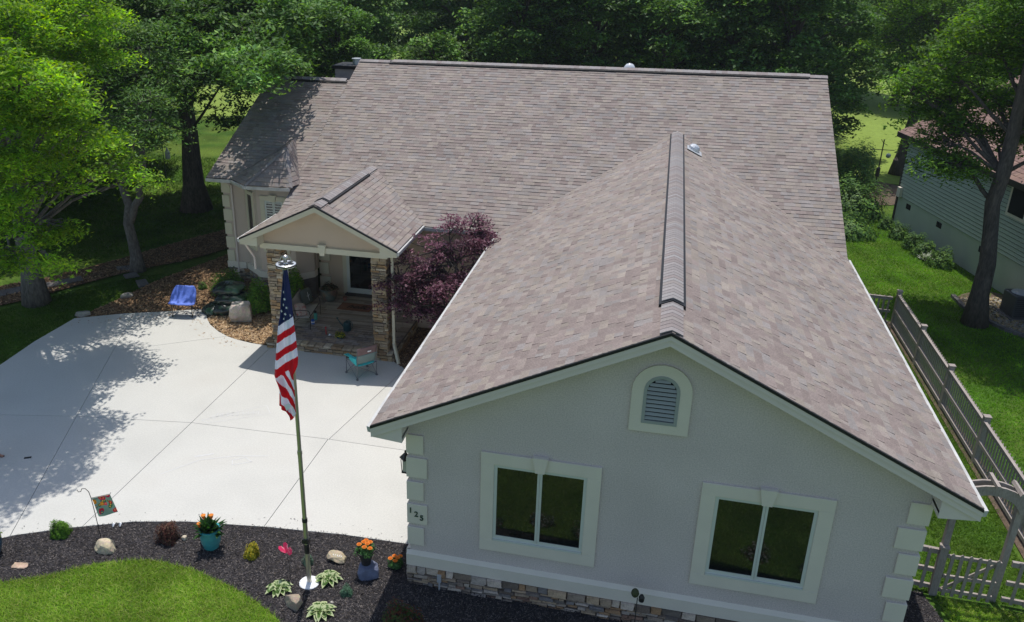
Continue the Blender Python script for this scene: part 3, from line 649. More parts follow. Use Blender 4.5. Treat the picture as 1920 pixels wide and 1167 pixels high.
# bay windows
wb_ = window(-9.3,-8.3,1.7,3.75,y=13.0-.001,tr=.16,m=M['trimcream'])
for i in range(17): bx('blind_slat', M['vinyl'], -9.08,-8.52,12.975,12.985,1.96+i*.095,2.0+i*.095, parent=wb_)
T = Matrix.Translation((-9.875,13.36,2.7)) @ Matrix.Rotation(math.atan2(-.72,.85), 4, 'Z')
b = MB()
for a in ((-.3,.3,-.05,0,.95,1.08),(-.3,.3,-.05,0,-1.08,-.95),(-.3,-.2,-.05,0,-.95,.95),(.2,.3,-.05,0,-.95,.95)): b.box(*a, T=T)
wb2 = b.build('window', M['trimcream'], house); MB().box(-.2,.2,-.012,-.002,-.95,.95,T=T).build('pane', M['glass'], wb2)
# downspouts
b = MB(); b.tube([(-10.72,13.2,4.1),(-10.72,13.62,3.85),(-10.72,13.62,.2)], .035, 6); b.build('downspout', M['fascia'], house)
b = MB(); b.tube([(-8.0,9.15,3.4),(-7.99,9.3,3.2),(-8.0,9.75,2.7),(-8.0,9.75,2.3)], .035, 6); b.build('downspout', M['fascia'], house)
b = MB(); b.box(-3.46,-3.38,9.62,9.69,.28,3.3); b.box(-3.46,-3.38,9.4,9.69,3.3,3.4); b.box(-.04,.04,-.04,.04,-.02,.66, T=Matrix.Translation((-3.26,9.32,-.18)) @ Matrix.Rotation(math.radians(-52),4,Vector((.7,.5,0)).normalized()) if False else Matrix.Translation((-3.42,9.65,.27)) @ Matrix.Rotation(math.radians(142),4,Vector((1,.75,0)).normalized()))
b.build('downspout', M['trimcream'], house)
# --- porch
po = MB(); po.prism([(-7.55,9.5,3.3),(-3.6,9.5,3.3),(-3.6,9.5,3.35),(PX,9.5,4.58),(-7.55,9.5,3.60)], (0,.15,0)); po.build('porch_gable', ms, house)
bx('porch_beam', M['trimcream'], -7.62,-3.50,9.44,9.72,3.13,3.30)
bx('porch_beam', M['trimcream'], -7.6,-7.40,9.721,13.99,3.13,3.45); bx('porch_beam', M['trimcream'], -3.72,-3.55,9.721,12.19,3.13,3.45)
bx('porch_ceiling', M['trimcream'], -7.39,-3.73,9.721,13.99,3.25,3.29)
MB().prism([(-5.64,9.40,3.06),(-5.50,9.40,3.06),(-5.44,9.40,3.40),(-5.70,9.40,3.40)], (0,.09,0)).build('keystone', M['trimcream'], house)
for x0, sd2 in ((-7.46,41),(-4.04,42)):
    c = bx('stone_column', M['mortar'], x0+.05,x0+.42,9.55,9.92,-.05,3.129)
    kw = dict(hs=(.05,.12), ws=(.13,.33), cols=STW)
    stone_wall((x0,9.545,0), (1,0,0), (0,-1,0), .47, .0, 3.12, c, sd2, **kw)
    stone_wall((x0+.425,9.5,0), (0,1,0), (1,0,0), .47, .0, 3.12, c, sd2+10, **kw)
    stone_wall((x0+.045,9.5,0), (0,1,0), (-1,0,0), .47, .0, 3.12, c, sd2+20, **kw)
    stone_wall((x0,9.925,0), (1,0,0), (0,1,0), .47, .0, 3.12, c, sd2+30, **kw)
deck = bx('porch_floor', M['mortar'], -7.66,-3.42,9.46,14.0,-.35,-.02)
stone_wall((-7.66,9.46,0), (1,0,0), (0,-1,0), 4.24, -.27, -.03, deck, 50, hs=(.08,.12), ws=(.16,.4), cols=STW)
stone_wall((-7.66,9.46,0), (0,1,0), (-1,0,0), 2.5, -.27, -.03, deck, 51, hs=(.08,.12), ws=(.16,.4), cols=STW)
stone_wall((-3.42,9.46,0), (0,1,0), (1,0,0), 2.7, -.27, -.03, deck, 52, hs=(.08,.12), ws=(.16,.4), cols=STW)
rng = random.Random(9); u = -7.7
while u < -3.45:   # rounded edge stones along the front of the porch
    w = min(rng.uniform(.24,.36), -3.4-u); b = MB(); b.box(u+.008,u+w-.008,9.38,9.66,-.04,.035+rng.uniform(-.008,.01), rng.choice(STW), jit=.008, rng=rng)
    b.build('stone', M['stone'], deck, bevel=.02); u += w
PLC = [(.34,.275,.22),(.42,.35,.285),(.29,.24,.195),(.47,.41,.34),(.38,.325,.275)]
y = 10.75; k = 0
while y < 13.98:
    x = -7.5-rng.uniform(0,.6)
    while x < -3.46:
        w = .95; x0 = max(x,-7.5); x1 = min(x+w,-3.46)
        if x1-x0 > .05: bx_ = MB().box(x0+.005,x1-.005,y+.005,min(y+.155,13.99),-.019,.001+rng.uniform(0,.003), rng.choice(PLC)).build('plank', M['plank'], deck)
        x += w
    y += .16
y = 9.67; row = 0
while y < 10.74:
    x = -7.5-(row%2)*.13
    while x < -3.46:
        w = .27; x0 = max(x,-7.5); x1 = min(x+w,-3.46)
        if x1-x0 > .04: MB().box(x0+.008,x1-.008,y+.007,y+.15-.007,-.019,.002+rng.uniform(-.002,.004), rng.choice([(.27,.21,.165),(.36,.28,.215),(.22,.18,.16),(.31,.265,.235)])).build('paver', M['paver'], deck)
        x += w
    y += .1525; row += 1
# entry door
dr = bx('front_door', M['trimcream'], -6.72,-5.35,13.93,13.999,.02,2.75)
bx('storm_door', M['vinyl'], -6.56,-5.50,13.90,13.929,.06,2.62, parent=dr)
bx('pane', M['glass'], -6.44,-5.62,13.892,13.899,.26,1.48, parent=dr); bx('pane', M['glass'], -6.44,-5.62,13.892,13.899,1.58,2.5, parent=dr)
bx('threshold', M['nfascia'], -6.6,-5.4,13.72,13.929,.0,.06, parent=dr); bx('handle', M['metalblk'], -5.60,-5.55,13.86,13.899,1.0,1.25, parent=dr)
for z in (.15,.68,1.21,1.74,2.27): bx('quoin', M['trimcream'], -7.64,-7.22 if z in (.15,1.21,2.27) else -7.28,13.955,13.999,z,z+.43)
flush_stones()
# valley flashing lines hidden; done with the house
# ================================================================== FOLIAGE
CLG = None
def leaves(centres, size, seed, cols, flat=.55, aspect=.5, upbias=.8, droop=.25, fold=.25):
    rg = np.random.default_rng(seed); n = len(centres)
    nrm = rg.normal(0,1,(n,3)); nrm /= np.linalg.norm(nrm,axis=1)[:,None]; nrm[:,2] = np.abs(nrm[:,2])+upbias; nrm /= np.linalg.norm(nrm,axis=1)[:,None]
    d = rg.normal(0,1,(n,3)); d[:,2] -= droop; d -= nrm*(d*nrm).sum(1)[:,None]; d /= np.linalg.norm(d,axis=1)[:,None]+1e-9
    s = np.cross(nrm,d); L = size*rg.uniform(.6,1.3,n)[:,None]
    V = np.empty((n,4,3)); V[:,0] = centres-d*L*.5; V[:,1] = centres+s*L*aspect*.5-nrm*L*fold*.3+d*L*.05; V[:,2] = centres+d*L*.5-nrm*L*.1; V[:,3] = centres-s*L*aspect*.5-nrm*L*fold*.3+d*L*.05
    F = np.arange(n*4).reshape(n,4)
    cc = np.array(cols); C = cc[rg.integers(0,len(cc),n)]*rg.uniform(.8,1.2,n)[:,None]
    if CLG is not None and len(CLG) == n: C = C*CLG[:,None]
    return V.reshape(-1,3), F, C
def lobes_points(lobes, per, seed, cl=.35, nleaf=60, shell=.55):
    """lobes (x,y,z,rx,ry,rz): cluster centres near the shell of each, drooping plates of leaves in each cluster"""
    rg = np.random.default_rng(seed); out = []; cens = []
    for (x,y,z,rx,ry,rz) in lobes:
        n = max(3, int(per*rx*ry*rz**.5))
        d = rg.normal(0,1,(n,3)); d /= np.linalg.norm(d,axis=1)[:,None]; r = shell+(1-shell)*rg.uniform(0,1,n)**.6
        r *= rg.uniform(.85,1.18,n)
        c = np.array([x,y,z])+d*r[:,None]*np.array([rx,ry,rz]); cens.append(c)
    cens = np.concatenate(cens); sc_ = cl*rg.uniform(.55,1.6,len(cens)); gs = []
    for c, s in zip(cens, sc_):
        m = max(8, int(nleaf*(s/cl)**1.6)); p = np.clip(rg.normal(0,1,(m,3)),-1.7,1.7)*np.array([s,s,s*.26]); p[:,2] -= .35*(p[:,0]**2+p[:,1]**2)/max(s,.01)*.6
        out.append(c+p); gs.append(np.full(m, rg.uniform(.5,1.5)))
    global CLG; CLG = np.concatenate(gs)
    return np.concatenate(out), cens
def trunk_mesh(mb, pts, r0, r1, n=10, flare=1.6, seed=0):
    P = [Vector(p) for p in pts]; k = 10; path = []
    for i in range(k+1):
        t = i/k*(len(P)-1); j = min(int(t), len(P)-2); path.append(P[j].lerp(P[j+1], t-j))
    rg = random.Random(seed)
    rs = [(r0+(r1-r0)*i/k)*(1+ (flare-1)*max(0,1-i/1.6)**2)*rg.uniform(.94,1.06) for i in range(k+1)]
    path = [p+Vector((rg.uniform(-.04,.04)*min(i,3),rg.uniform(-.04,.04)*min(i,3),0)) for i,p in enumerate(path)]
    mb.tube(path, rs, n); return path, rs
def tree(name, label, base, trunk, lobes, per, nleaf, leafsz, cols, r0=.3, cl=.35, seed=0, bark='bark', lm='leaf', group=None, shell=.55, r1=.1, fork=None, upbias=.8, droop=.25):
    bz = Vector(base); t = empty(name, base, label, 'tree', group)
    mb = MB(); path, rs = trunk_mesh(mb, [Vector(p)-bz for p in trunk], r0, r1, seed=seed)
    if fork:
        trunk_mesh(mb, [Vector(p)-bz for p in fork], r0*.7, r1, flare=1, seed=seed+1)
    mb.build('trunk', M[bark], t, smooth=True)
    rg = random.Random(seed); pts, cens = lobes_points(lobes, per, seed+5, cl, nleaf, shell)
    bm_ = MB()
    for i, (x,y,z,rx,ry,rz) in enumerate(lobes):
        if name == 'maple_tree' and rx < 1.15: continue
        c = Vector((x,y,z))-bz
        j = min(range(len(path)), key=lambda q: abs(path[q].z-(c.z-.5*Vector((c.x-path[q].x, c.y-path[q].y)).length)))
        s = path[max(2,j)]; mid = s.lerp(c,.5)+Vector((rg.uniform(-.3,.3),rg.uniform(-.3,.3),.25)); q1 = s.lerp(mid,.5)+Vector((0,0,-.05))
        r = max(.03, min(rs[max(2,j)]*.4, .075)); bm_.tube([s,q1,mid,mid.lerp(c,.6)+Vector((0,0,.1)),c], [r,r*.85,r*.6,r*.4,.02], 6)
        near = [Vector(q)-bz for q in cens if abs(q[0]-x) < rx*1.3 and abs(q[1]-y) < ry*1.3 and abs(q[2]-z) < rz*1.3]
        rg.shuffle(near)
        for q in near[:14]:
            a = mid.lerp(c, rg.uniform(.2,1)); bm_.tube([a, a.lerp(q,.5)+Vector((0,0,rg.uniform(-.05,.15))), q], [.03,.02,.008], 4, cap=False)
    bm_.build('branches', M[bark], t, smooth=True)
    V, F, C = leaves(pts-np.array(base), leafsz, seed+9, cols, upbias=upbias, droop=droop, aspect=.38)
    npmesh('crown', V, F, C, M[lm], t)
    return t
OAKC = [(.28,.40,.05),(.15,.30,.03),(.20,.38,.04),(.115,.24,.03),(.25,.42,.055),(.17,.32,.04)]
DKC = [(.07,.155,.03),(.10,.20,.032),(.058,.125,.032),(.17,.29,.05),(.085,.17,.055)]
MIDC = [(.08,.18,.03),(.11,.22,.035),(.14,.26,.045),(.06,.14,.025)]
tree('oak_tree', 'large bright green oak at the left edge, its limbs reaching over the driveway', (-17.5,10.9,-.33),
     [(-17.5,10.9,-.33),(-17.4,10.8,3),(-17.0,10.3,6),(-16.2,9.5,9),(-15.5,9,11.5)],
     [(-12.9,9.6,9.9,1.30,1.30,0.78),(-13.4,7.5,9.5,1.40,1.40,0.84),(-10.8,5.3,8.6,1.10,1.10,0.6),(-12.9,9.8,8.8,1.00,1.00,0.60),(-11.6,4.7,8.0,1.00,1.00,0.55),(-10.8,5.8,7.8,0.80,0.80,0.45),(-11.4,4.8,6.8,0.90,0.90,0.5),(-11.8,7.0,6.3,0.65,0.65,0.39),(-11.3,8.1,5.8,0.55,0.55,0.3),(-10.75,8.6,5.35,0.5,0.5,0.25),(-12.8,5.3,5.0,0.80,0.80,0.4),(-12.2,5.8,4.3,0.65,0.65,0.35),(-13.2,5.5,3.7,0.70,0.70,0.4),(-11.7,5.2,3.9,0.45,0.45,0.25),
      (-11.8,6.2,5.8,.7,.7,.35),(-12.6,5.2,5.7,.8,.8,.4),(-12.0,6.2,4.55,.55,.55,.3),(-13.4,6.6,6.0,.8,.8,.4),(-10.4,3.8,8.9,.9,.8,.4),(-9.5,4.0,8.5,.6,.5,.3),(-12.1,5.7,7.9,.8,.8,.4),(-10.4,5.9,7.2,.6,.6,.3),(-13.9,8.2,7.0,.9,.9,.45),(-12.2,8.7,6.3,.75,.75,.35),(-14.6,10,6.0,.8,.8,.4),(-11.7,9.4,5.6,.5,.5,.25),(-10.8,3.2,9.4,.9,.8,.5),(-12.5,3.4,8.6,1,.9,.5),
      (-14.8,6.5,8.8,1.2,1.2,.7),(-15,8.3,10.2,1.5,1.4,.9),(-14.3,5.2,6.2,.9,.9,.5),(-17,12.5,9.5,2.2,1.8,1.3),(-17.5,13.5,12,2.4,2.2,1.2),(-15.2,13.2,11.8,1.4,1.4,.8),(-19.6,13.5,11,2,2,1.2),(-17,10,12.5,2,2,1.2),(-16.5,7,7.5,1.4,1.4,.8),(-15.2,7.8,5.3,.8,.8,.5)],
     34, 95, .15, OAKC, r0=.33, cl=.25, seed=3, bark='barkgrey', lm='leafthin', shell=.4)
tree('forked_tree', 'slender grey tree whose trunk forks low, between the oak and the house', (-15.9,14.85,-.33),
     [(-15.9,14.85,-.33),(-15.95,14.9,1.9),(-16.6,15.1,4.2),(-17.2,15.6,7)],
     [(-16.8,15.5,6.5,1.6,1.5,1.1),(-14.9,15.9,7.2,1.5,1.4,1.0),(-15.8,17,8.2,1.8,1.8,1.1),(-17.9,16.5,8,1.6,1.6,1.0),(-14.6,14.9,5.4,1.0,1.0,.6),(-12.7,12.5,6.3,.7,.6,.35),(-13.7,12.7,6.1,.7,.7,.35),(-14.0,11.2,6.0,.7,.6,.3),(-12.9,11.6,5.8,.6,.5,.3),(-14.7,12.6,6.3,.8,.7,.4),(-13.4,13.6,6.8,.9,.8,.4)], 24, 75, .16, DKC+MIDC[:1], r0=.22, seed=13, bark='barkgrey',
     fork=[(-15.93,14.88,1.7),(-15.2,15.0,3.4),(-14.9,15.4,6.5)], lm='leafdark')
tree('maple_tree', 'massive dark maple with thick black trunk leaning its crown over the left wing roof', (-18.2,23.5,-.33),
     [(-18.2,23.5,-.33),(-18.0,23.3,4),(-17.5,22.6,8),(-17,22,11)],
     [(-15.2,20.5,8.8,2.4,2.2,1.4),(-12.6,19.4,8.4,2.0,1.8,1.2),(-11.0,18.0,8.2,1.4,1.4,.9),(-10.4,16.4,8.0,1.1,1.1,.6),(-10.9,19.9,9.4,1.5,1.5,1.0),(-18,20,9,2.5,2.2,1.6),(-20.5,22,8,2.5,2.2,1.8),(-16.4,21.5,6.8,1.2,1.1,.8),(-18,21,6.3,2.1,1.6,1.3),(-13.2,20.2,6.9,1.1,1.1,.7),
      (-20.5,20,5.4,1.8,1.6,1.1),(-14,23,10,2.6,2.4,1.3),(-17,24,11,3,3,1.5),(-14.7,20.2,4.9,.4,.4,.3),(-15.1,20.2,5.6,.5,.5,.3),(-14.0,20.2,4.8,.35,.35,.25),(-13.5,20.2,5.5,.45,.45,.3),(-13.7,20.3,6.3,.5,.5,.35),(-18,24,13,3.4,3,1.4),(-21.5,26,12.2,3,3,1.4),(-19,29,12.5,3,2.6,1.4),(-16,27,12.5,2.4,2.4,1.2),(-22.5,21,12.5,3,2.6,1.4),(-14.5,24.5,13,2.2,2.2,1.1),(-12.9,22.5,9.0,1.9,1.9,1.2),(-11.2,14.4,8.0,.9,.8,.4),(-10.0,14.2,7.9,.75,.7,.35),(-9.0,14.5,8.2,.7,.5,.3),(-9.3,13.9,7.6,.5,.4,.25),(-11.3,16.2,7.9,.8,.7,.4),(-9.7,15.7,8.2,.85,.8,.45),(-10.2,14.9,7.7,.6,.6,.3)],
     17, 70, .25, DKC+MIDC[:2], r0=.5, cl=.32, seed=23, lm='leafdark', r1=.2)
R4C = [(.095,.20,.025),(.13,.26,.03),(.075,.16,.022),(.17,.29,.035),(.055,.12,.02)]
tree('oak_tree', 'tall oak with mottled trunk in front of the green sided house on the right', (15.3,17.55,-.33),
     [(15.3,17.55,-.33),(15.15,17.55,2.5),(14.95,17.6,5),(15.0,17.7,8),(15.3,17.8,12)],
     [(13.4,18.0,5.2,1.0,1.0,.5),(13.3,18.7,5.7,.8,.8,.4),(14.0,18.8,5.0,.6,.6,.3),(15.9,19.0,6.6,.9,.9,.5),(14.9,19.3,7.2,.9,.9,.5),(13.0,19.4,6.4,1.0,1.0,.55),(14.3,19.6,6.3,1.0,1.1,.5),(13.0,20.6,7.1,1.2,1.2,.7),(14.5,20.8,7.4,1.3,1.2,.7),(16.2,20.2,7.0,1.4,1.2,.8),(15.7,19.5,5.8,.9,1.0,.5),(12.9,19.6,8.2,1.1,1.2,.7),(14.4,19.5,8.8,1.5,1.4,.8),(13.6,17.8,9.4,1.4,1.3,.8),(16.3,18.3,9.4,1.6,1.5,.9),(15.2,17.2,10.6,2,1.8,1),(17.8,17.6,8,1.7,1.7,1),(17.3,15.2,9,1.6,1.6,1),(12.2,19.9,7.3,.7,.8,.4),(17.5,18.5,6.3,1.3,1.2,.7)],
     24, 80, .17, R4C, r0=.28, cl=.28, seed=33, bark='bark', shell=.45, r1=.14)
MPC = [(.15,.06,.085),(.11,.038,.062),(.20,.095,.125),(.08,.026,.044),(.24,.13,.16)]
tree('japanese_maple', 'low spreading purple leaved maple between the porch and the garage roof', (-1.8,10.9,-.26),
     [(-1.8,10.9,-.26),(-1.9,10.8,.6),(-2.1,10.7,1.4),(-1.7,10.8,2.6)],
     [(-3.45,9.45,2.5,.5,.45,.4),(-3.35,9.3,1.8,.45,.4,.3),(-2.3,9.9,2.0,.9,.7,.5),(-1.6,10.1,2.9,.8,.6,.5),(-2.9,9.8,2.9,.6,.6,.4),(-3.05,9.7,2.35,.75,.6,.5),(-2.4,10.2,3.2,.9,.7,.55),(-1.4,10.4,3.5,1.0,.8,.55),(-1.0,10.9,3.6,.5,.5,.4),(-2.0,9.6,2.5,.9,.7,.5),(-2.7,9.5,1.75,.8,.5,.35),(-1.2,9.5,2.6,.8,.7,.5),(-1.05,11.1,4.2,.3,.3,.3),(-1.0,11.0,3.95,.35,.35,.3),(-1.9,10.7,4.05,.5,.5,.3),(-.6,10.2,2.9,.5,.7,.4),(-1.6,9.2,1.7,.6,.5,.3)],
     40, 70, .12, MPC, r0=.09, cl=.17, seed=43, r1=.05, shell=.4, lm='leafdark')
# --- background woods: a few crown meshes, copied with their trunks
def proto_tree(seed, H, R, cols, n_lobes=24, per=8, nleaf=66, sz=.31):
    rg = random.Random(seed); L = []
    for i in range(n_lobes):
        t = (i+.5)/n_lobes; z = H*(.18+.78*t); rr = R*math.sin(PI*min(1,(.15+.8*t)))**.6*rg.uniform(.5,.85); a = i*2.4+rg.uniform(-.4,.4)
        L.append((rr*math.cos(a), rr*math.sin(a), z, R*rg.uniform(.26,.42), R*rg.uniform(.26,.42), R*rg.uniform(.16,.26)))
    pts, cens = lobes_points(L, per, seed, .42, nleaf, .4)
    V, F, C = leaves(pts, sz, seed+1, cols)
    crown = npmesh('crown', V, F, C, M['leafdark'], 'mesh')
    mb = MB(); trunk_mesh(mb, [(0,0,0),(.2,.1,H*.4),(.1,.3,H*.9)], R*.065, .08, n=8, seed=seed)
    for (x,y,z,a,b_,c_) in L: mb.tube([(.1,.1,z*.75),(x*.5,y*.5,z*.9),(x,y,z)], [.12,.08,.03], 5)
    o = mb.build('trunk', M['bark'], smooth=True); tm = o.data; bpy.data.objects.remove(o)
    return crown, tm
PR = [proto_tree(101,15,4.6,DKC), proto_tree(102,13,4.2,DKC+MIDC[:2]), proto_tree(103,16,5.0,MIDC), proto_tree(104,11,3.4,MIDC+[(.09,.15,.03)]), proto_tree(105,17,5.0,DKC[:3])]
tree('bare_trunk_tree', 'tree with thick bare trunk standing beside the back corner of the green house', (17.7,40.9,-.33), [(17.7,40.9,-.33),(18.0,41,3.5),(18.2,41,7),(18.3,41,10)],
     [(17.2,40.2,6.6,1.5,1.4,.9),(18.6,41.5,7.4,1.8,1.6,1.1),(16.8,41.5,8.2,1.8,1.6,1.0),(19.6,40.5,8.8,1.8,1.6,1.1),(18,42,10,2.4,2,1.3),(15.6,40.8,7.4,1.0,1.0,.6),(16.2,40,9.4,1.5,1.4,.9)], 14, 70, .2, R4C, r0=.33, cl=.42, seed=53, bark='bark', lm='leaf')
BT = [ # x, y, proto, scale, label
 (-12.3,28.5,2,.62,'mid green broadleaf tree behind the left wing roof, sunlit on its right side'),
 (-8.8,35.0,3,.72,'small pale green tree with reddish top standing before the dark woods'),
 (-24,15.5,0,.75,'dark tree beside the stepping stones beyond the left oak'),
 (-25.5,24,1,.85,'dark green tree left of the massive maple'),
 (-27.5,30,4,.8,'dark tree at the far side of the shaded left yard'),
 (-30,19,4,.8,'dark tree at the left margin behind the oak crown'),
 (-32,37,0,.85,'dark tree left of the bright fairway gap'),
 (-14.8,37,1,.85,'dark bushy tree behind the mid green tree by the wing'),
 (-4.5,38,0,.85,'first dark tree rising behind the left part of the main ridge'),
 (-.2,40,4,.85,'very dark tall tree behind the main ridge, left of its middle'),
 (3.6,37.5,1,.8,'dark tree with sunlit flecks behind the ridge dome'),
 (7.3,40,0,.85,'dark green tree with visible trunk behind the middle of the ridge'),
 (10.6,38.5,4,.75,'bluish dark tree behind the right end of the ridge'),
 (13.4,46,1,.8,'dark tree just right of the ridge end, left of the fairway gap'),
 (24,46,2,.85,'green tree behind the neighbour roof'),
 (29,40,0,.8,'dark tree at the right edge behind the neighbour roof'),
 (-9.5,47,4,1.0,'tall dark tree in the second row behind the pale small tree'),
 (-2,50,1,1.0,'tree in the second row with yellow green undergrowth at its foot'),
 (5,49,0,1.0,'tall shaded tree in the second row behind the ridge dome'),
 (11,53,4,1.0,'tall dark tree far behind the right end of the ridge'),
 (-20,48,2,1.0,'tall green tree in the second row right of the left fairway gap'),
 (19.5,74,0,1.15,'far dark tree closing the right fairway gap'),(23,68,1,1.1,'far tree beyond the fairway above the neighbour roof'),(30,60,4,1.1,'far dark tree at the upper right corner'),
 (36,52,1,1.0,'dark tree far right beyond the neighbour house'),
 (-42,70,0,1.1,'far dark tree closing the left fairway gap'),(-52,66,4,1.1,'far dark tree beyond the fairway at upper left'),(-33,74,1,1.2,'far tree beyond the fairway right of the left gap'),
 (-24,72,0,1.2,'far dark tree in the rear row above the wing roof'),(-14,72,4,1.2,'far tree in the rear row left of centre'),(-4,74,1,1.2,'far tree in the rear row at centre'),(6,74,0,1.2,'far tree in the rear row right of centre'),
 (-38,30,0,.9,'dark tree deep in the left yard'),(-36,48,1,.9,'dark tree at the rim of the left fairway'),(-46,40,4,1.0,'dark tree in the far left yard'),
 (-62,60,0,1.1,'far dark tree at the extreme left of the fairway'),
]
for i, (x,y,p,s,lab) in enumerate(BT):
    t = empty('woodland_tree', (x,y,-.33), lab, 'tree', 'trees of the woods behind the house', rz=i*1.7); t.scale = (s,s,s)
    inst('crown', PR[p][0], t); inst('trunk', PR[p][1], t)
# understory shrubs behind the house
def blob_pts(rx, ry, rz, n, seed, shell=.6):
    rg = np.random.default_rng(seed); d = rg.normal(0,1,(n,3)); d /= np.linalg.norm(d,axis=1)[:,None]; d[:,2] = np.abs(d[:,2])
    bumpy = 1+.12*np.sin(5*d[:,0]+seed)+.1*np.sin(6*d[:,1]+2*seed)+.07*np.sin(11*d[:,2]+9*d[:,0])
    return d*(shell+(1-shell)*rg.uniform(0,1,n)[:,None])*bumpy[:,None]*np.array([rx,ry,rz])
def shrub(name, label, loc, r, n, sz, cols, seed, cat='shrub', group=None, lm='leafdark', aspect=.5, stems=True, parent_rock=None):
    t = empty(name, loc, label, cat, group); pts = blob_pts(r[0], r[1], r[2], n, seed)
    V, F, C = leaves(pts, sz, seed, cols, aspect=aspect, upbias=.5); npmesh('foliage', V, F, C, M[lm], t)
    if stems:
        mb = MB(); rg = random.Random(seed)
        for i in range(7): a = rg.uniform(0,6.28); mb.tube([(0,0,0),(r[0]*.3*math.cos(a),r[1]*.3*math.sin(a),r[2]*.4),(r[0]*.6*math.cos(a),r[1]*.6*math.sin(a),r[2]*.75)], [.02,.014,.006], 5, cap=False)
        mb.build('stem', M['bark'], t)
    return t
for lab, x, y, r, n in (('dark shrub against the right gable end of the house',13.6,31.0,(1.5,1.5,1.9),5200),('tall dark shrub farther back between the house and the feeder pole',14.4,37.6,(1.6,1.6,2.6),6000),('spreading low shrub on the lawn left of the feeder pole',12.9,27.5,(1.1,1.1,.9),2500)):
    shrub('garden_shrub', lab, (x,y,-.33), r, n, .17, DKC+MIDC[:1], int(x*10), group='shrubs between the houses')
for i,(x,y) in enumerate(((-16,41),(-6.5,43),(-1,45),(3,43.5),(8.5,44),(-11,40),(10.8,43),(-21,39))):
    shrub('woodland_shrub', ['sunlit yellow green undergrowth behind the wing roof','undergrowth left of the ridge middle','undergrowth behind the ridge middle','undergrowth behind the ridge dome','undergrowth right of the ridge middle','undergrowth below the pale small tree','undergrowth near the ridge end','undergrowth beside the left fairway gap'][i], (x,y,-.33), (2.4,2.0,2.8), 4200, .26, MIDC+[(.12,.19,.03)], 300+i, group='undergrowth of the woods')
# hedge shrubs by the porch
SHC = [(.12,.27,.04),(.17,.34,.045),(.09,.19,.03),(.23,.38,.06)]
for lab,x,y,z,r,n in (('dark clipped shrub nearest the wing corner',-10.9,13.0,.0,(.75,.6,.85),3400),('light green leafy shrub behind the stacked bags',-9.2,12.05,-.1,(.60,.55,1.05),3800),('light green leafy shrub seen through the porch behind the bench',-7.98,12.35,-.1,(.40,.62,1.35),4600),('dark shrub behind the light green porch shrub',-8.3,12.85,.3,(.6,.45,1.1),1800)):
    shrub('garden_shrub', lab, (x,y,z), r, n, .085, SHC if 'light' in lab else DKC+SHC[:2], int(abs(x)*7), group='foundation shrubs by the porch', lm='leaf')
shrub('garden_shrub', 'tiny dark shrub in the wood chips right of the blue chair', (-12.3,13.6,-.27), (.22,.22,.3), 350, .07, DKC, 77)
# neighbour shrubs
for i,(x,y,s) in enumerate(((15.45,27.6,.5),(15.75,26.1,.52),(15.95,25.2,.48),(16.3,23.9,.55),(15.2,29.0,.38))):
    shrub('foundation_shrub', ['second round shrub from the back corner of the green house','third round shrub along the green house wall','round shrub left of the white flowers by the green house','round shrub right of the white flowers by the green house','small shrub at the back corner of the green house'][i], (x-.5,y,-.33), (s,s*.95,s*1.5), 2200, .09, DKC, 500+i, group='round shrubs along the green house')
# ================================================================== LAWN BLADES AND CHIPS
def blades(name, poly, n, h, w, z, cols, seed, stripe=False):
    rg = np.random.default_rng(seed); P = np.array(poly); x = rg.uniform(P[:,0].min(),P[:,0].max(),n*3); y = rg.uniform(P[:,1].min(),P[:,1].max(),n*3)
    k = inpoly(x,y,poly)
    x, y = x[k][:n], y[k][:n]; n = len(x)
    a = rg.uniform(0,2*PI,n); hh = h*rg.uniform(.5,1.3,n); ww = w*rg.uniform(.6,1.3,n); le = rg.normal(0,.8,(n,2))*hh[:,None]
    V = np.empty((n,3,3)); V[:,0] = np.stack([x-np.cos(a)*ww/2,y-np.sin(a)*ww/2,np.full(n,z)],1); V[:,1] = np.stack([x+np.cos(a)*ww/2,y+np.sin(a)*ww/2,np.full(n,z)],1)
    V[:,2] = np.stack([x+le[:,0],y+le[:,1],z+hh],1)
    patch = .5+.5*np.sin(x*1.9+1.3*np.sin(y*1.7))*np.sin(y*2.3+x)
    cc = np.array(cols); i0 = rg.integers(0,len(cc),n); C = cc[i0]*(.82+.3*patch)[:,None]*rg.uniform(.85,1.15,n)[:,None]
    if stripe: C = C*(1+.10*np.sign(np.sin((x*.97+y*.22)*5.2)))[:,None]
    return fin(npmesh(name, V.reshape(-1,3), np.arange(n*3).reshape(n,3), C, M['blade']), 'mown green lawn grass', 'grass', None, 'stuff')
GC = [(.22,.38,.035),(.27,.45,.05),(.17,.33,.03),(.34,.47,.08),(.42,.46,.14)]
fl = [(p[0],p[1]) for p in LAWN[:-6]]+[(9,-3.2),(3,-5.5),(-13,-7.5)]
o = blades('lawn_grass', [(-13,-6.6),(-11,-4.6),(-9.3,-2.9),(-8.0,-2.15),(-7.13,-1.67),(-6.6,-1.25),(-6.02,-.96),(-5.5,-.79),(-5.11,-.78),(-4.5,-.82),(-3.9,-.98),(-3.4,-1.12),(-2.9,-1.31),(-2.4,-1.55),(-2.06,-1.78),(-1.5,-2.0),(-1,-2.15),(0,-2.2),(0,-6),(-13,-7)], 190000, .062, .014, -.255, GC, 1)
o['label'] = 'sunlit curved front lawn grass at the lower left, beyond the black mulch'
o = blades('lawn_grass', [(0,-2.15),(9,-1.95),(12,-2),(12,-6),(0,-6)], 45000, .06, .02, -.255, [(.16,.28,.06),(.25,.36,.09),(.10,.20,.04),(.30,.36,.13)], 21); o['label'] = 'front lawn grass below the garage windows'
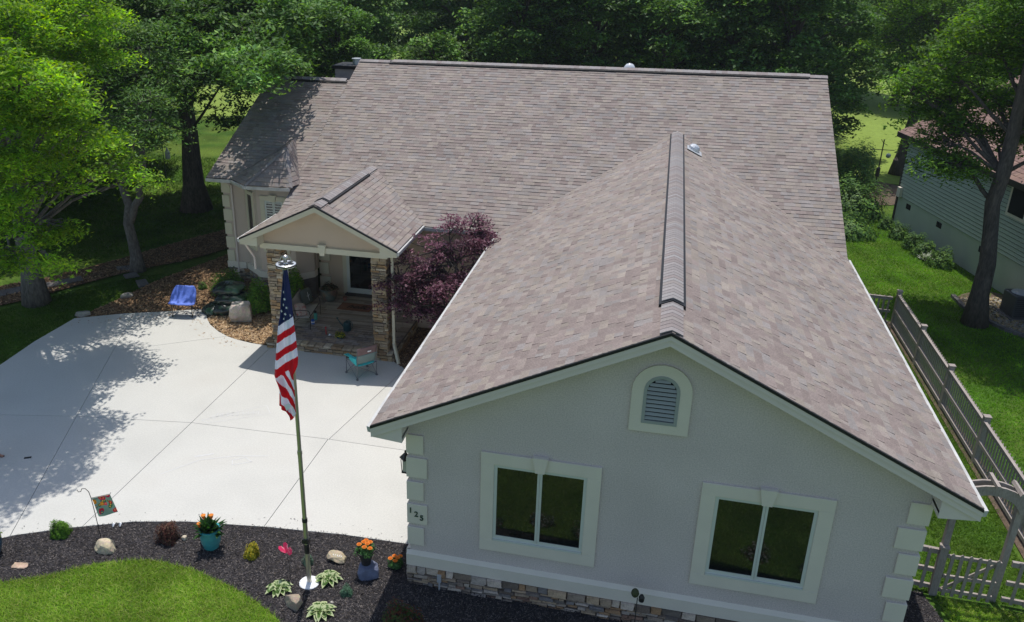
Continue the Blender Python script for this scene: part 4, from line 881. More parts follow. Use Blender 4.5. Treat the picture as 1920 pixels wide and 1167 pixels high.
o = blades('lawn_grass', [(9.9,2.3),(12.3,2.3),(12.6,9),(12.3,17),(9.7,17)], 60000, .07, .018, -.33, [(.10,.20,.025),(.13,.24,.03),(.08,.17,.02)], 2); o['label'] = 'grass strip between the garage and the side fence'
o = blades('lawn_grass', [(12.8,-1),(24,-1),(24,16),(17.2,15),(17.3,20.4),(15.3,29.8),(10,33),(9.9,17.3),(12.6,17.2)], 150000, .07, .026, -.33, [(.12,.28,.018),(.15,.33,.022),(.095,.23,.016)], 3, stripe=True); o['label'] = 'mown grass of the neighbour yard outside the side fence'
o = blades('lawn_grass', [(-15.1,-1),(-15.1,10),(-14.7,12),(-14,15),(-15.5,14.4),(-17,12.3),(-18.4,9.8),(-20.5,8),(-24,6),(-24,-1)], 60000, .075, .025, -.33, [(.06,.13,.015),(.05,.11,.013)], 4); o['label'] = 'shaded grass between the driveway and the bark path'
o = blades('lawn_grass', [(9.6,-.2),(10.6,-.3),(14,1.9),(10.3,2.2),(10.7,.2)], 16000, .07, .016, -.33, GC, 6); o['label'] = 'grass in front of the garden gate'
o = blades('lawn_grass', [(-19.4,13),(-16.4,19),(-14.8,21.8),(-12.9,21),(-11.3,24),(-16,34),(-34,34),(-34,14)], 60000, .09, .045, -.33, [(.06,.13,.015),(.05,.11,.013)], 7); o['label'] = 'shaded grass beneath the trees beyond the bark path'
def flakes(name, poly, n, L, w, z, cols, seed, lab, tilt=.35, zf=None, mt='chips'):
    rg = np.random.default_rng(seed); P = np.array(poly); x = rg.uniform(P[:,0].min(),P[:,0].max(),n*4); y = rg.uniform(P[:,1].min(),P[:,1].max(),n*4); k = inpoly(x,y,poly); x,y = x[k][:n],y[k][:n]; n = len(x)
    a = rg.uniform(0,2*PI,n); l = L*rg.uniform(.4,1.3,n); ww = w*rg.uniform(.5,1.4,n); d = np.stack([np.cos(a),np.sin(a),rg.normal(0,tilt,n)],1); s = np.stack([-np.sin(a),np.cos(a),rg.normal(0,tilt,n)],1)
    zz = z+rg.uniform(.004,.022,n); 
    if zf is not None: zz = zz+zf(x,y)
    c = np.stack([x,y,zz],1)
    V = np.empty((n,4,3)); V[:,0] = c-d*l[:,None]/2-s*ww[:,None]/2; V[:,1] = c+d*l[:,None]/2-s*ww[:,None]*.3; V[:,2] = c+d*l[:,None]/2+s*ww[:,None]*.4; V[:,3] = c-d*l[:,None]/2+s*ww[:,None]/2
    cc = np.array(cols); C = cc[rg.integers(0,len(cc),n)]*rg.uniform(.8,1.2,n)[:,None]
    return fin(npmesh(name, V.reshape(-1,3), np.arange(n*4).reshape(n,4), C, M[mt]), lab, 'mulch', None, 'stuff')
BKC = [(.034,.031,.034),(.05,.045,.048),(.085,.076,.078),(.020,.018,.020),(.16,.14,.13),(.06,.05,.042)]
flakes('mulch_chips', [p for p in BED if p[0] < 10.7], 110000, .045, .013, -.27, BKC, 11, 'black shredded mulch of the front flower bed')
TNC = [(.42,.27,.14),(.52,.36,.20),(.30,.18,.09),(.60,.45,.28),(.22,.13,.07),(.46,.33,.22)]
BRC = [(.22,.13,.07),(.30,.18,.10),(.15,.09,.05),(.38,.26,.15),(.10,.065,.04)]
def bank(x, y):
    t = np.clip((y-11.9)/2.1,0,1); i = np.clip((x+11.6)/4.1,0,1)*14
    return np.where((x>-11.6)&(x<-7.5), .55*t*t*(3-2*t)*(.3+.7*np.minimum(1,(14-i)/6+.2)), 0)
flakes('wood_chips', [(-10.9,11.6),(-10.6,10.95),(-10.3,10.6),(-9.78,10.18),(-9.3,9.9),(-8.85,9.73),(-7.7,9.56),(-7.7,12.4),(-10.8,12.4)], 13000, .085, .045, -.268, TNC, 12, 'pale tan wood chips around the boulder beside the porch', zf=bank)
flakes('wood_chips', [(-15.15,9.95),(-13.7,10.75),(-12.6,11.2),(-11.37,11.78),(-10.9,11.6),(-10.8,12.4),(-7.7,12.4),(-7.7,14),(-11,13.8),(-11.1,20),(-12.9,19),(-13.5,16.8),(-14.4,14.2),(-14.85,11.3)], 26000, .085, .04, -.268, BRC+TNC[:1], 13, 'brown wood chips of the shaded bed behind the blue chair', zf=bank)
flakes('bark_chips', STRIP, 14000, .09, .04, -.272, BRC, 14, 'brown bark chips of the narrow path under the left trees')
flakes('bark_chips', [(-3.5,9.5),(-3.0,9.15),(-2.0,8.5),(0,8.4),(0,12.2),(-3.5,12.2)], 9000, .07, .03, -.262, BRC, 15, 'brown bark mulch under the purple maple')
flakes('gravel', [(15.3,20.0),(15.6,18.4),(16.2,17.1),(18,15.8),(18.5,17),(17.2,20.5)], 5000, .08, .06, -.29, [(.35,.27,.17),(.28,.22,.16),(.42,.33,.18),(.3,.3,.28)], 16, 'tan gravel in the pad around the air conditioner')
flakes('spilled_chips', [(-.4,1.15),(-1.89,1.1),(-3.59,.93),(-5.41,.66),(-6.56,.36),(-7.8,-.18),(-8.8,-.7),(-8.9,-.5),(-7.8,.12),(-6.5,.65),(-5.4,.95),(-3.5,1.2),(-1.8,1.4),(-.4,1.45)], 70, .04, .014, G-.003, BKC[:3], 31, 'stray bits of black mulch on the driveway edge', tilt=.05)
flakes('spilled_chips', [(-15,9.7),(-13.7,10.5),(-12.6,10.95),(-11.4,11.5),(-10.8,10.9),(-9.9,9.95),(-8.9,9.5),(-7.8,9.35),(-8.9,9.1),(-10.3,9.7),(-11.4,10.8),(-13.6,10.1),(-14.9,9.2)], 150, .06, .03, G-.003, TNC, 32, 'stray tan wood chips on the upper driveway edge', tilt=.05)
# stepping stones and edging stones on the left
for lab, pts in (('square grey paver slab lowest at the foot of the forked tree', [(-15.25,13.69),(-14.96,13.95),(-14.51,13.47),(-14.72,13.10)]),
                 ('grey paver slab just left of the forked trunk', [(-16.1,14.15),(-15.78,13.85),(-15.4,14.2),(-15.8,14.55)]),
                 ('upper grey paver slab of the row left of the forked trunk', [(-16.95,14.9),(-16.6,14.55),(-16.15,14.72),(-16.45,15.15)]),
                 ('long grey paver slab at the left edge of the bark path', [(-19.9,11.0),(-19.2,10.8),(-18.5,11.9),(-18.95,12.2)]),
                 ('grey paver slab right behind the big oak trunk', [(-18.7,12.25),(-18.2,12.0),(-17.2,13.2),(-17.6,13.6)])):
    fin(MB().prism([(x,y,-.30) for x,y in pts], (0,0,.06)).build('stepping_stone', M['slate'], bevel=.01), lab, 'stepping stone', 'stepping stones under the left trees')
# ================================================================== ROCKS
def rock(name, label, loc, size, seed, cols, rz=0, cat='rock', flat_top=None, sub=3, m='rock', cut=7, group=None, blocky=.8):
    import bmesh
    bm = bmesh.new(); bmesh.ops.create_icosphere(bm, subdivisions=sub, radius=1)
    rg = random.Random(seed)
    planes = [(Vector((rg.gauss(0,1),rg.gauss(0,1),rg.gauss(0,.7))).normalized(), rg.uniform(.6,.85)) for _ in range(cut)]
    for ax in (Vector((1,.15,.05)),Vector((-1,.1,.1)),Vector((.1,1,.0)),Vector((-.12,-1,.1)),Vector((0,0,-1))): planes.append((ax.normalized(), blocky*rg.uniform(.9,1.05)))
    if flat_top: planes.append((Vector((rg.uniform(-.15,.15),rg.uniform(-.2,.0),1)).normalized(), flat_top))
    for v in bm.verts:
        for n, d in planes:
            e = v.co.dot(n)-d
            if e > 0: v.co -= n*e
        v.co += v.co.normalized()*.035*math.sin(9*v.co.x+seed)*math.cos(8*v.co.y+3*v.co.z)
        v.co = Vector((v.co.x*size[0], v.co.y*size[1], v.co.z*size[2]))
    me = bpy.data.meshes.new(name); bm.to_mesh(me); bm.free()
    a = me.attributes.new('Col','FLOAT_COLOR','FACE')
    C = [];
    for p in me.polygons: C.append((*[c*rg.uniform(.93,1.07) for c in cols],1.))
    a.data.foreach_set('color', np.array(C, np.float32).ravel()); me.materials.append(M[m])
    o = bpy.data.objects.new(name, me); COL.objects.link(o); o.location = loc; o.rotation_euler = (0,0,rz)
    return fin(o, label, cat, group)
rock('boulder', 'big pale boulder with flat top on the wood chips beside the porch', (-9.45,11.2,.03), (.47,.40,.50), 4, (.56,.50,.42), .2, 'boulder', flat_top=.72, cut=5, blocky=.72)
rock('garden_rock', 'cream pointed rock at the foot of the floral garden flag', (-6.58,-.72,-.2), (.27,.2,.19), 7, (.55,.46,.32), .1, group='rocks in the front bed')
rock('garden_rock', 'flat pinkish stone left of the cream rock, near the lawn edge', (-7.98,-1.62,-.25), (.2,.13,.035), 8, (.46,.33,.24), .3, group='rocks in the front bed')
rock('garden_rock', 'brown angular rock at the lawn corner below the left hosta', (-2.0,-1.28,-.17), (.27,.17,.17), 9, (.35,.28,.21), -.75, group='rocks in the front bed')
rock('garden_rock', 'tiny pale rock beside the reddish barberry', (-5.12,.0,-.22), (.07,.06,.06), 10, (.6,.52,.4), 0, group='rocks in the front bed')
rs_ = rock('engraved_stone', 'flat tan stone with engraved lettering right of the flagpole', (-1.68,.18,-.18), (.27,.17,.11), 12, (.45,.37,.25), -.12, 'engraved stone', flat_top=.6, cut=6)
b = MB()
for i in range(7):
    x = -.155+i*.048; h = .05 if i in (1,5) else .035
    b.box(x-.005,x+.005,-.045,h-.03,.0665,.0705)
    if i in (0,2,4): b.box(x-.005,x+.03,-.045,-.034,.0665,.0705)
o = b.build('engraving', M['white'], rs_)
rock('small_butterfly_rock', 'small round stone in the lawn side mulch near the flagpole base', (-1.3,-1.05,-.24), (.04,.035,.03), 15, (.5,.45,.4))
rock('edging_stone', 'pale edging stone at the left corner of the wood chip bed', (-15.05,10.2,-.2), (.3,.2,.12), 18, (.33,.31,.27), .6, 'stone'); rock('edging_stone', 'pale edging stone farther up the wood chip bed edge', (-14.55,12.1,-.2), (.28,.16,.12), 19, (.33,.31,.27), 1.0, 'stone')
# ================================================================== FLAGPOLE AND FLAG
fp = empty('flagpole', (-1.96,-.61,-.27), 'tall telescoping aluminium flagpole with round white foot in the mulch bed', 'flagpole')
MB().lathe([(.205,0),(.205,.02),(.19,.03),(.06,.035),(.05,.06)], (0,0,0), 28).build('foot_plate', M['white'], fp, smooth=False)
for k, (z0, z1, r) in enumerate(((.03,1.55,.048),(1.55,3.1,.043),(3.1,4.9,.038),(4.9,6.82,.032))):
    MB().lathe([(r,z0),(r,z1)], (0,0,0), 14).build('pole_section', M['alu'], fp, smooth=False)
    if k: MB().lathe([(r+.012,z0-.04),(r+.012,z0+.04)], (0,0,0), 14).build('collar', M['metalblk'] if k == 1 else M['alu'], fp)
b = MB(); b.box(-.065,.065,-.065,.065,1.02,1.12); b.tube([(.05,-.03,1.1),(.11,-.05,1.02),(.1,-.05,.93)], .006, 5); b.build('cleat', M['metalblk'], fp)
MB().lathe([(.035,.75),(.052,.76),(.052,.98),(.035,.99)], (0,0,0), 12).build('pole_band', M['metalblk'], fp)
MB().lathe([(.05,6.80),(.16,6.83),(.175,6.85),(.175,6.875),(.155,6.885),(.15,6.88)], (0,0,0), 26).build('solar_disc', M['pillar'], fp)
MB().lathe([(.175,6.848),(.181,6.852),(.181,6.872),(.175,6.876)], (0,0,0), 26).build('disc_rim', M['metalblk'], fp)
b = MB()
for i in range(6):
    T = Matrix.Translation((0,0,0)) @ Matrix.Rotation(i*PI/3,4,'Z'); b.box(.045,.135,-.032,.032,6.882,6.889,T=T)
b.build('solar_cell', M['metalblk'], fp)
MB().ball((0,0,6.98), .055, n=14, m=8).build('finial_ball', M['alu'], fp, smooth=True)
b = MB()
for i in range(4):
    a = i*PI/2+.4; b.tube([(.1*math.cos(a),.1*math.sin(a),6.88),(.085*math.cos(a),.085*math.sin(a),6.97),(.05*math.cos(a),.05*math.sin(a),7.02)], .008, 5)
b.build('finial_wire', M['alu'], fp)
b = MB(); b.tube([(-.045,-.03,6.8),(-.05,-.04,6.5)], .006, 5); b.tube([(.045,-.03,6.8),(.02,-.04,6.45)], .006, 5); b.build('halyard', M['white'], fp)
# the flag, hanging limp: rows (z, xl, xr)
rows = [(6.54,-1.96,-1.90),(6.39,-1.98,-1.89),(6.25,-2.0,-1.88),(5.95,-2.05,-1.87),(5.65,-2.09,-1.87),(5.5,-2.13,-1.86),(5.19,-2.19,-1.83),(4.87,-2.25,-1.80),(4.75,-2.27,-1.81),(4.65,-2.29,-1.85),(4.55,-2.3,-1.90),(4.43,-2.32,-1.9),(4.3,-2.28,-1.89),(4.15,-2.24,-1.9),(3.92,-2.26,-1.91),(3.82,-2.27,-1.91),(3.79,-2.17,-1.91),(3.74,-2.13,-1.92),(3.68,-2.08,-1.94),(3.59,-2.04,-2.01)]
RZs = np.array([r[0] for r in rows])[::-1]; XL = np.array([r[1] for r in rows])[::-1]; XR = np.array([r[2] for r in rows])[::-1]
nr, nc = 300, 54
zs = np.linspace(6.54,3.59,nr+1); xl = np.interp(zs,RZs,XL); xr = np.interp(zs,RZs,XR)
uu = np.linspace(0,1,nc+1); XX = xl[:,None]+(xr-xl)[:,None]*uu; ZZ = np.repeat(zs[:,None],nc+1,1)
wd = (xr-xl)[:,None]
YY = -.70-.045*np.sin(uu*9+ZZ*1.3)*np.clip(wd*3,0.2,1.2)-.03*np.sin(uu*17+ZZ*2.2)*wd*2-.05*np.sin(uu*PI)
V = np.stack([XX,YY,ZZ],-1).reshape(-1,3)
I = (np.arange(nr)[:,None]*(nc+1)+np.arange(nc)).ravel(); F = np.stack([I,I+1,I+nc+2,I+nc+1],1)
cx = V[F].mean(1)
# stripes: slanted in the upper part, steep in the tail
def flagcol(x, z):
    px = (x+2.11)/.0288*... if False else None
BL, RD, WH = (.02,.032,.14), (.66,.012,.028), (.80,.80,.86)
s1 = cx[:,2]-(cx[:,0]+2.13)*.72                      # slanted height
fcol = np.zeros((len(F),3)); k1 = (5.47-s1)/.145
idx = np.floor(k1).astype(int)
fcol[:] = WH; fcol[(idx % 2) == 1] = RD; 
edges = 5.47-np.array([0,.165,.30,.48,.615,.78,.945])
k = np.digitize(-s1, -edges)   # 0 canton,1 white,2 red,...
fcol[:] = RD
for q, c_ in ((0,BL),(1,WH),(2,RD),(3,WH),(4,RD),(5,WH),(6,RD),(7,RD)): fcol[k==q] = c_
tail = k >= 7
wt = (cx[:,0]+2.31)+(cx[:,2]-4.5)*.62
kk = np.digitize(wt, [-.30,-.19,-.07,.05,.16,.26,.37]) 
tc_ = [RD,RD,WH,RD,WH,RD,WH,RD]
for q in range(8): fcol[tail & (kk==q)] = tc_[q]
fo = npmesh('flag', V, F, fcol, M['flag'], smooth=True)
fo2 = fin(fo, 'limp United States flag hanging down the flagpole', 'flag')
sm = fo.modifiers.new('thickness','SOLIDIFY'); sm.thickness = .004
def starmesh(r):
    mb = MB(); P = [(r*(1 if i%2==0 else .42)*math.sin(PI*i/5), 0, r*(1 if i%2==0 else .42)*math.cos(PI*i/5)) for i in range(10)]
    mb.prism(P, (0,.004,0)); o = mb.build('star', M['star']); me = o.data; bpy.data.objects.remove(o); return me
stm = starmesh(.03)
for (sx, sz) in ((-1.965,6.0),(-2.015,5.88),(-1.93,5.85),(-2.045,5.77),(-1.975,5.72),(-1.895,5.70),(-2.02,5.61),(-1.945,5.58),(-1.99,6.12)):
    i = int(np.argmin((V[:,0]-sx)**2+(V[:,2]-sz)**2)); o = inst('star', stm, fo, (sx, V[i,1]-.010, sz), (0,.3,0))
MB().prism([(-2.115,-.79,3.90),(-2.03,-.79,3.97),(-1.98,-.79,3.90),(-2.07,-.79,3.80)], (0,.01,0)).build('corner_patch', M['star'], fo)
# ================================================================== GARDEN FLAG
gf = empty('flag_stand', (-6.96,-.36,-.27), 'thin black shepherd hook stand for the small garden flag', 'flag stand')
b = MB(); b.tube([(0,0,0),(-.03,0,.6),(-.06,0,1.0),(-.09,0,1.15),(-.16,0,1.22),(-.25,0,1.20),(-.29,0,1.12),(-.35,0,1.10),(-.38,0,1.15)], .008, 6); b.build('hook_rod', M['metalblk'], gf, smooth=True)
b = MB(); b.tube([(-.05,0,1.0),(.44,0,1.19),(.46,0,1.23)], .006, 5); b.build('cross_arm', M['metalblk'], gf)
mb = MB(); rg = random.Random(3); nx, nz = 26, 26
spots = [(rg.uniform(0,1),rg.uniform(.1,1),rg.uniform(.06,.13),rg.choice([(.42,.02,.05),(.55,.04,.1),(.5,.2,.02),(.35,.02,.03),(.05,.12,.06),(.03,.1,.12)])) for _ in range(22)]
for j in range(nz+1):
    for i in range(nx+1):
        u, v = i/nx, j/nz; x0 = -.04+.48*u; z0 = 1.0+.185*u
        mb.v.append((x0+.10*(1-v)+.02*math.sin(3*v), -.012-.03*math.sin(u*5+v*3)*(1-v)-.0, z0-.45*(1-v)))
for j in range(nz):
    for i in range(nx):
        a = j*(nx+1)+i; mb.f.append((a,a+1,a+nx+2,a+nx+1)); u, v = (i+.5)/nx, (j+.5)/nz; c = (.16,.25,.21)
        for sx, sz, sr, sc2 in spots:
            dd = math.hypot(u-sx, v-sz)
            if dd < sr*.35: c = (.6,.35,.1)
            elif dd < sr: c = sc2
        mb.c.append(c)
gfl = fin(mb.build('garden_flag', M['flag'], smooth=True), 'small sage green garden flag printed with red and orange flowers', 'garden flag'); gfl.location = (-6.96,-.36,-.27)
# ================================================================== BED PLANTS
def tuft(name, label, loc, r, n, L, w, cols, seed, cat, up=.6, lm='leaf', group=None):
    """radiating narrow leaves"""
    rg = np.random.default_rng(seed); a = rg.uniform(0,2*PI,n); e = rg.uniform(.15,1.35,n); l = L*rg.uniform(.6,1.2,n)
    d = np.stack([np.cos(a)*np.cos(e),np.sin(a)*np.cos(e),np.sin(e)],1); s = np.stack([-np.sin(a),np.cos(a),np.zeros(n)],1)
    b0 = np.stack([rg.normal(0,r*.4,n),rg.normal(0,r*.4,n),np.zeros(n)+.02],1)
    V = np.empty((n,4,3)); V[:,0] = b0; V[:,1] = b0+d*l[:,None]*.55-s*w/2; V[:,2] = b0+d*l[:,None]*1.0-np.array([0,0,.12])*l[:,None]*np.cos(e)[:,None]; V[:,3] = b0+d*l[:,None]*.55+s*w/2
    cc = np.array(cols); C = cc[rg.integers(0,len(cc),n)]*rg.uniform(.8,1.2,n)[:,None]
    t = empty(name, loc, label, cat, group); npmesh('foliage', V.reshape(-1,3), np.arange(n*4).reshape(n,4), C, M[lm], t); return t
def hosta(label, loc, s, seed):
    t = empty('hosta', loc, label, 'hosta', 'variegated hostas around the flagpole'); rg = random.Random(seed); rng2 = random.Random(seed+50)
    for ring, (n, e0, L) in enumerate(((8,.45,.31),(7,.8,.29),(5,1.2,.24))):
        for i in range(n):
            a = 2*PI*(i+.5*ring)/n+rg.uniform(-.2,.2); L2 = L*s*rg.uniform(.85,1.15); W = .155*s*rg.uniform(.85,1.1); mb = MB(); e = e0+rg.uniform(-.12,.12)
            segs = 5; P = []
            for k in range(segs+1):
                f = k/segs; ww = W*math.sin(PI*min(.97,(.10+.9*f)))**.75*(1 if f < .98 else .05); r = L2*f*math.cos(e*(1-.5*f)); z = .06*s+L2*f*math.sin(e*(1-.9*f))-.05*s*f*f
                P.append((r,z,ww))
            for k in range(segs):
                r0,z0,w0 = P[k]; r1_,z1,w1 = P[k+1]
                V = []
                for (r_,z_,w_) in ((r0,z0,w0),(r1_,z1,w1)):
                    for q, dz in ((-1,.18),(-.55,.04),(0,-.10),(.55,.04),(1,.18)): V.append((r_,q*w_/2,z_+dz*w_))
                gcol = (.06,.13,.02) if rg.random() < .5 else (.10,.19,.04)
                for q in range(4):
                    mb.add([V[q],V[q+1],V[5+q+1],V[5+q]], [(0,1,2,3)], (.52,.58,.32) if (q in (0,3) and rng2.random() < .8) or k == segs-1 else gcol)
            o = mb.build('leaf', M['petal'], t, smooth=False); o.rotation_euler = (0,0,a)
    return t
hosta('green and cream hosta left of the flagpole foot', (-2.48,-.93,-.27), .9, 1); hosta('green and cream hosta touching the right side of the flagpole foot', (-1.62,-.42,-.27), .9, 2); hosta('largest green and cream hosta, at the bottom edge below the flagpole', (-1.42,-1.36,-.27), 1.0, 3)
shrub('boxwood', 'small round bright green shrub at the left of the bed', (-7.84,-.52,-.27), (.215,.215,.38), 4200, .042, [(.10,.22,.02),(.14,.28,.03),(.08,.18,.02)], 61, lm='leaf')
shrub('barberry', 'small wiry dark red barberry beside the driveway edge', (-5.46,-.10,-.27), (.25,.24,.50), 3000, .040, [(.10,.035,.03),(.14,.06,.045),(.16,.10,.06),(.06,.03,.02)], 62, lm='leaf')
shrub('golden_shrub', 'small round golden yellow shrub right of the teal pot', (-3.46,-.12,-.27), (.17,.17,.31), 2800, .038, [(.42,.34,.02),(.30,.30,.03),(.5,.42,.04),(.18,.22,.02)], 63, lm='leaf')
shrub('lavender_tuft', 'small grey green tuft half hidden behind the flagpole', (-2.22,-.06,-.27), (.13,.13,.24), 900, .055, [(.12,.20,.14),(.17,.26,.19),(.08,.14,.09)], 64, 'plant', lm='leaf', aspect=.22)
shrub('lavender_tuft', 'small grey green tuft in the open mulch right of the flagpole', (-1.12,-.72,-.27), (.14,.14,.20), 900, .055, [(.09,.19,.12),(.13,.24,.15),(.06,.13,.08)], 65, 'plant', lm='leaf', aspect=.22)
shrub('nandina', 'loose reddish green shrub in the shade at the garage corner', (.16,-1.22,-.27), (.42,.38,.45), 900, .09, [(.05,.09,.02),(.07,.11,.03),(.16,.06,.035),(.10,.05,.03)], 66, lm='leaf', aspect=.35)
shrub('nandina', 'loose reddish green shrub cut by the bottom edge under the garage window', (1.98,-1.55,-.27), (.36,.32,.42), 700, .09, [(.07,.10,.03),(.13,.08,.04),(.17,.09,.045)], 67, lm='leaf', aspect=.35)
shrub('ground_leaf_plant', 'leafy plant in the grass behind the gate', (9.75,2.9,-.33), (.28,.28,.35), 500, .1, MIDC, 68, lm='leaf')
for i, (x, y) in enumerate(((1.2,-2.25),(2.3,-2.5),(3.3,-2.3),(4.6,-2.6),(5.7,-2.3),(6.9,-2.5),(8.0,-2.3))):
    shrub('border_plant', ['low plant at the bed edge nearest the garage corner','second low plant along the bed edge under the left window','third low plant along the bed edge','fourth low plant, between the two windows','fifth low plant along the bed edge under the right window','sixth low plant along the bed edge','last low plant at the right end of the bed edge'][i], (x,y,-.27), (.32,.22,.2+.1*(i%3)), 500, .07, [(.05,.10,.03),(.10,.16,.05),(.16,.10,.05),(.5,.5,.48)], 700+i, 'plant', 'low plants along the garage bed', lm='leaf')
# pots
def pot(name, label, loc, prof, m, cat='planter', soil=None):
    t = empty(name, loc, label, cat); MB().lathe(prof, (0,0,0), 24).build('pot_body', m, t, smooth=False)
    if soil: MB().lathe([(soil[0],soil[1]-.02),(soil[0],soil[1]),(.01,soil[1]+.005)], (0,0,0), 20).build('potting_soil', M['soil'], t)
    return t
tp = [(.12,0),(.17,.06),(.21,.2),(.22,.36),(.21,.46),(.225,.47),(.225,.51),(.19,.51),(.18,.42)]
pot('planter', 'glazed teal pot with orange calla lilies at the driveway edge', (-4.42,-.10,-.27), tp, M['bluepot'], soil=(.18,.43))
pot('planter', 'dark blue glazed pot cut by the left edge of the photograph', (-8.82,-1.45,-.27), [(r*1.15,z*1.2) for r,z in tp], M['navypot'], soil=(.2,.5))
tcl = tuft('calla_lily', 'orange flowering calla lily growing in the teal pot', (-4.42,-.10,.14), .14, 80, .40, .10, [(.03,.09,.02),(.045,.12,.03),(.02,.06,.02)], 71, 'plant')
for (x,y,z) in ((-.07,-.06,.36),(-.20,-.05,.12),(.04,.06,.30)): MB().lathe([(.01,0),(.035,.05),(.055,.11),(.045,.115)], (x,y,z), 8, (.75,.25,.03)).build('flower', M['petal'], tcl)

shrub('potted_plant', 'yellow green leaves in the dark blue pot at the left edge', (-8.82,-1.45,.2), (.24,.24,.28), 500, .09, [(.16,.26,.03),(.25,.30,.05)], 72, 'plant', lm='leaf')
rock('pot_pedestal', 'blue grey lumpy stone pedestal carrying the marigold pot', (-.88,-.08,-.19), (.27,.23,.25), 25, (.14,.155,.23), .2, 'pedestal', flat_top=.75, cut=5, m='bluestone')
pot('planter', 'black tapered plastic pot standing on the blue grey stone', (-.93,-.05,-.02), [(.09,0),(.12,.16),(.17,.30),(.185,.30),(.185,.34),(.165,.34),(.16,.30)], M['blackpot'], soil=(.16,.29))
def marigold(label, loc, r, seed, nf):
    r *= 1.15
    t = shrub('marigold', label, loc, (r,r,r*.85), 700, .05, [(.07,.17,.05),(.10,.22,.07),(.05,.13,.04)], seed, 'plant', lm='leaf'); rg = random.Random(seed)
    for i in range(nf):
        a = i*2.4; q = r*.75*math.sqrt((i+.4)/nf); b = MB(); x, y = q*math.cos(a), q*math.sin(a); z = r*(.95-.4*(q/r)**2)
        for k in range(3):
            n = 9-2*k; rr = .050-.013*k
            for j in range(n):
                w = 2*PI*j/n+k; b.add([(x,y,z+.006*k),(x+rr*math.cos(w-.3),y+rr*math.sin(w-.3),z+.004+.012*k),(x+rr*1.12*math.cos(w),y+rr*1.12*math.sin(w),z+.012*k),(x+rr*math.cos(w+.3),y+rr*math.sin(w+.3),z+.004+.012*k)], [(0,1,2,3)], (.80,.27-.03*k,.02))
        b.build('flower', M['petal'], t)
marigold('orange marigolds blooming in the black pot on the stone', (-.93,-.05,.29), .19, 81, 7)
marigold('orange marigolds at the garage corner beside the stone base', (-.40,.30,-.18), .15, 82, 5)
pot('planter', 'low black pot of the marigolds at the garage corner', (-.40,.30,-.27), [(.08,0),(.11,.1),(.12,.1),(.1,.09)], M['blackpot'])
# butterfly stake
bf = empty('butterfly_stake', (-2.36,-.62,-.27), 'pink metal butterfly ornament on a thin stake left of the flagpole', 'ornament')
MB().tube([(0,0,0),(-.02,.02,.35),(-.05,.02,.62)], .006, 5).build('stake', M['metalblk'], bf)
for s, tilt in ((1,.9),(-1,-.1)):
    W = [(0,-.10),(.06,-.13),(.13,-.10),(.15,-.03),(.11,.01),(.16,.05),(.17,.12),(.12,.16),(.05,.12),(0,.04)]
    o = MB().prism([(x,0,z) for x,z in W], (0,.006,0)).build('wing', M['pink'], bf); o.location = (-.06,.02,.66); o.rotation_euler = (math.radians(-60), tilt*.5-1.1, s*.9+PI*.5)
MB().tube([(-.13,0,.62),(-.05,.04,.68),(.02,.06,.72)], .01, 6).build('body', M['metalblk'], bf)
bo = empty('bird_ornament', (-6.85,-.02,-.27), 'tiny white wing shaped ornament on the mulch by the flag stand', 'ornament')
for k, (x, y) in enumerate(((-.05,.0),(.09,.05))): MB().prism([(x,y,.01),(x+.05,y-.03,.05),(x+.06,y+.02,.10),(x+.01,y+.03,.11),(x-.02,y+.02,.06)], (.004,.012,0)).build('wing', M['white'], bo)
# garden stake figurine by the stone base
gs = empty('garden_stake', (4.49,-.38,-.27), 'thin stake with green bulb and small dark cap before the stone base', 'ornament')
MB().tube([(0,0,0),(0,0,.85)], .009, 5).build('stake', M['metalblk'], gs); MB().ball((-.05,0,.95), .075, n=10, m=6, rz=1.25).build('bulb', mat('mossy_green', (.045,.055,.02), .7, .3, 20), gs, smooth=True)
MB().lathe([(.05,-.09),(.055,0),(.03,.05),(.005,.06)], (.075,0,.88), 8).build('cap', M['metalblk'], gs)
# ================================================================== DRIVEWAY THINGS
ph = fin(MB().box(-.085,.085,-.035,.035,0,.012).build('phone', M['metalblk'], bevel=.004), 'black smartphone lying on the shaded concrete', 'phone'); ph.location = (-10.63,1.9,G+.001); ph.rotation_euler = (0,0,.5)
def strut(mb, a, c, r=.012, n=6): mb.tube([a,c], r, n)
# blue moon style folding chair
bc = empty('camping_chair', (-11.62,11.22,G), 'blue padded folding chair with black frame at the driveway corner', 'chair', rz=.12)
mb = MB(); n = 18
for j in range(n+1):
    for i in range(n+1):
        u, v = i/n*2-1, j/n*2-1     # u sideways, v front(-1) to back(+1)
        w = .45-.02*v; x = u*(w-.10*abs(v)**2*(1 if v>0 else 0)); yy = -.36+.30*(v+1)+.03*u*u*(1-v)
        zz = .50+.50*(max(0,(v+.55))/1.55)**1.35+.10*abs(u)**2.2*(1-abs(v))
        if v > .3: yy -= .05*(v-.3)
        zz += .006*math.sin(9*u+7*v)
        mb.v.append((x,yy,zz))
for j in range(n):
    for i in range(n):
        a = j*(n+1)+i; mb.f.append((a,a+1,a+n+2,a+n+1)); mb.c.append((.5,.5,.5))
o = mb.build('seat_sling', M['bluecloth'], bc, smooth=True); s_ = o.modifiers.new('pad','SOLIDIFY'); s_.thickness = .03
for sx in (-1,1):
    for (a, c) in (((sx*.36,-.30,0),(sx*.36,-.28,.5)),((sx*.36,.22,0),(sx*.34,.2,.68))):
        mb = MB(); strut(mb, a, c); mb.build('leg', M['metalblk'], bc)
mb = MB()
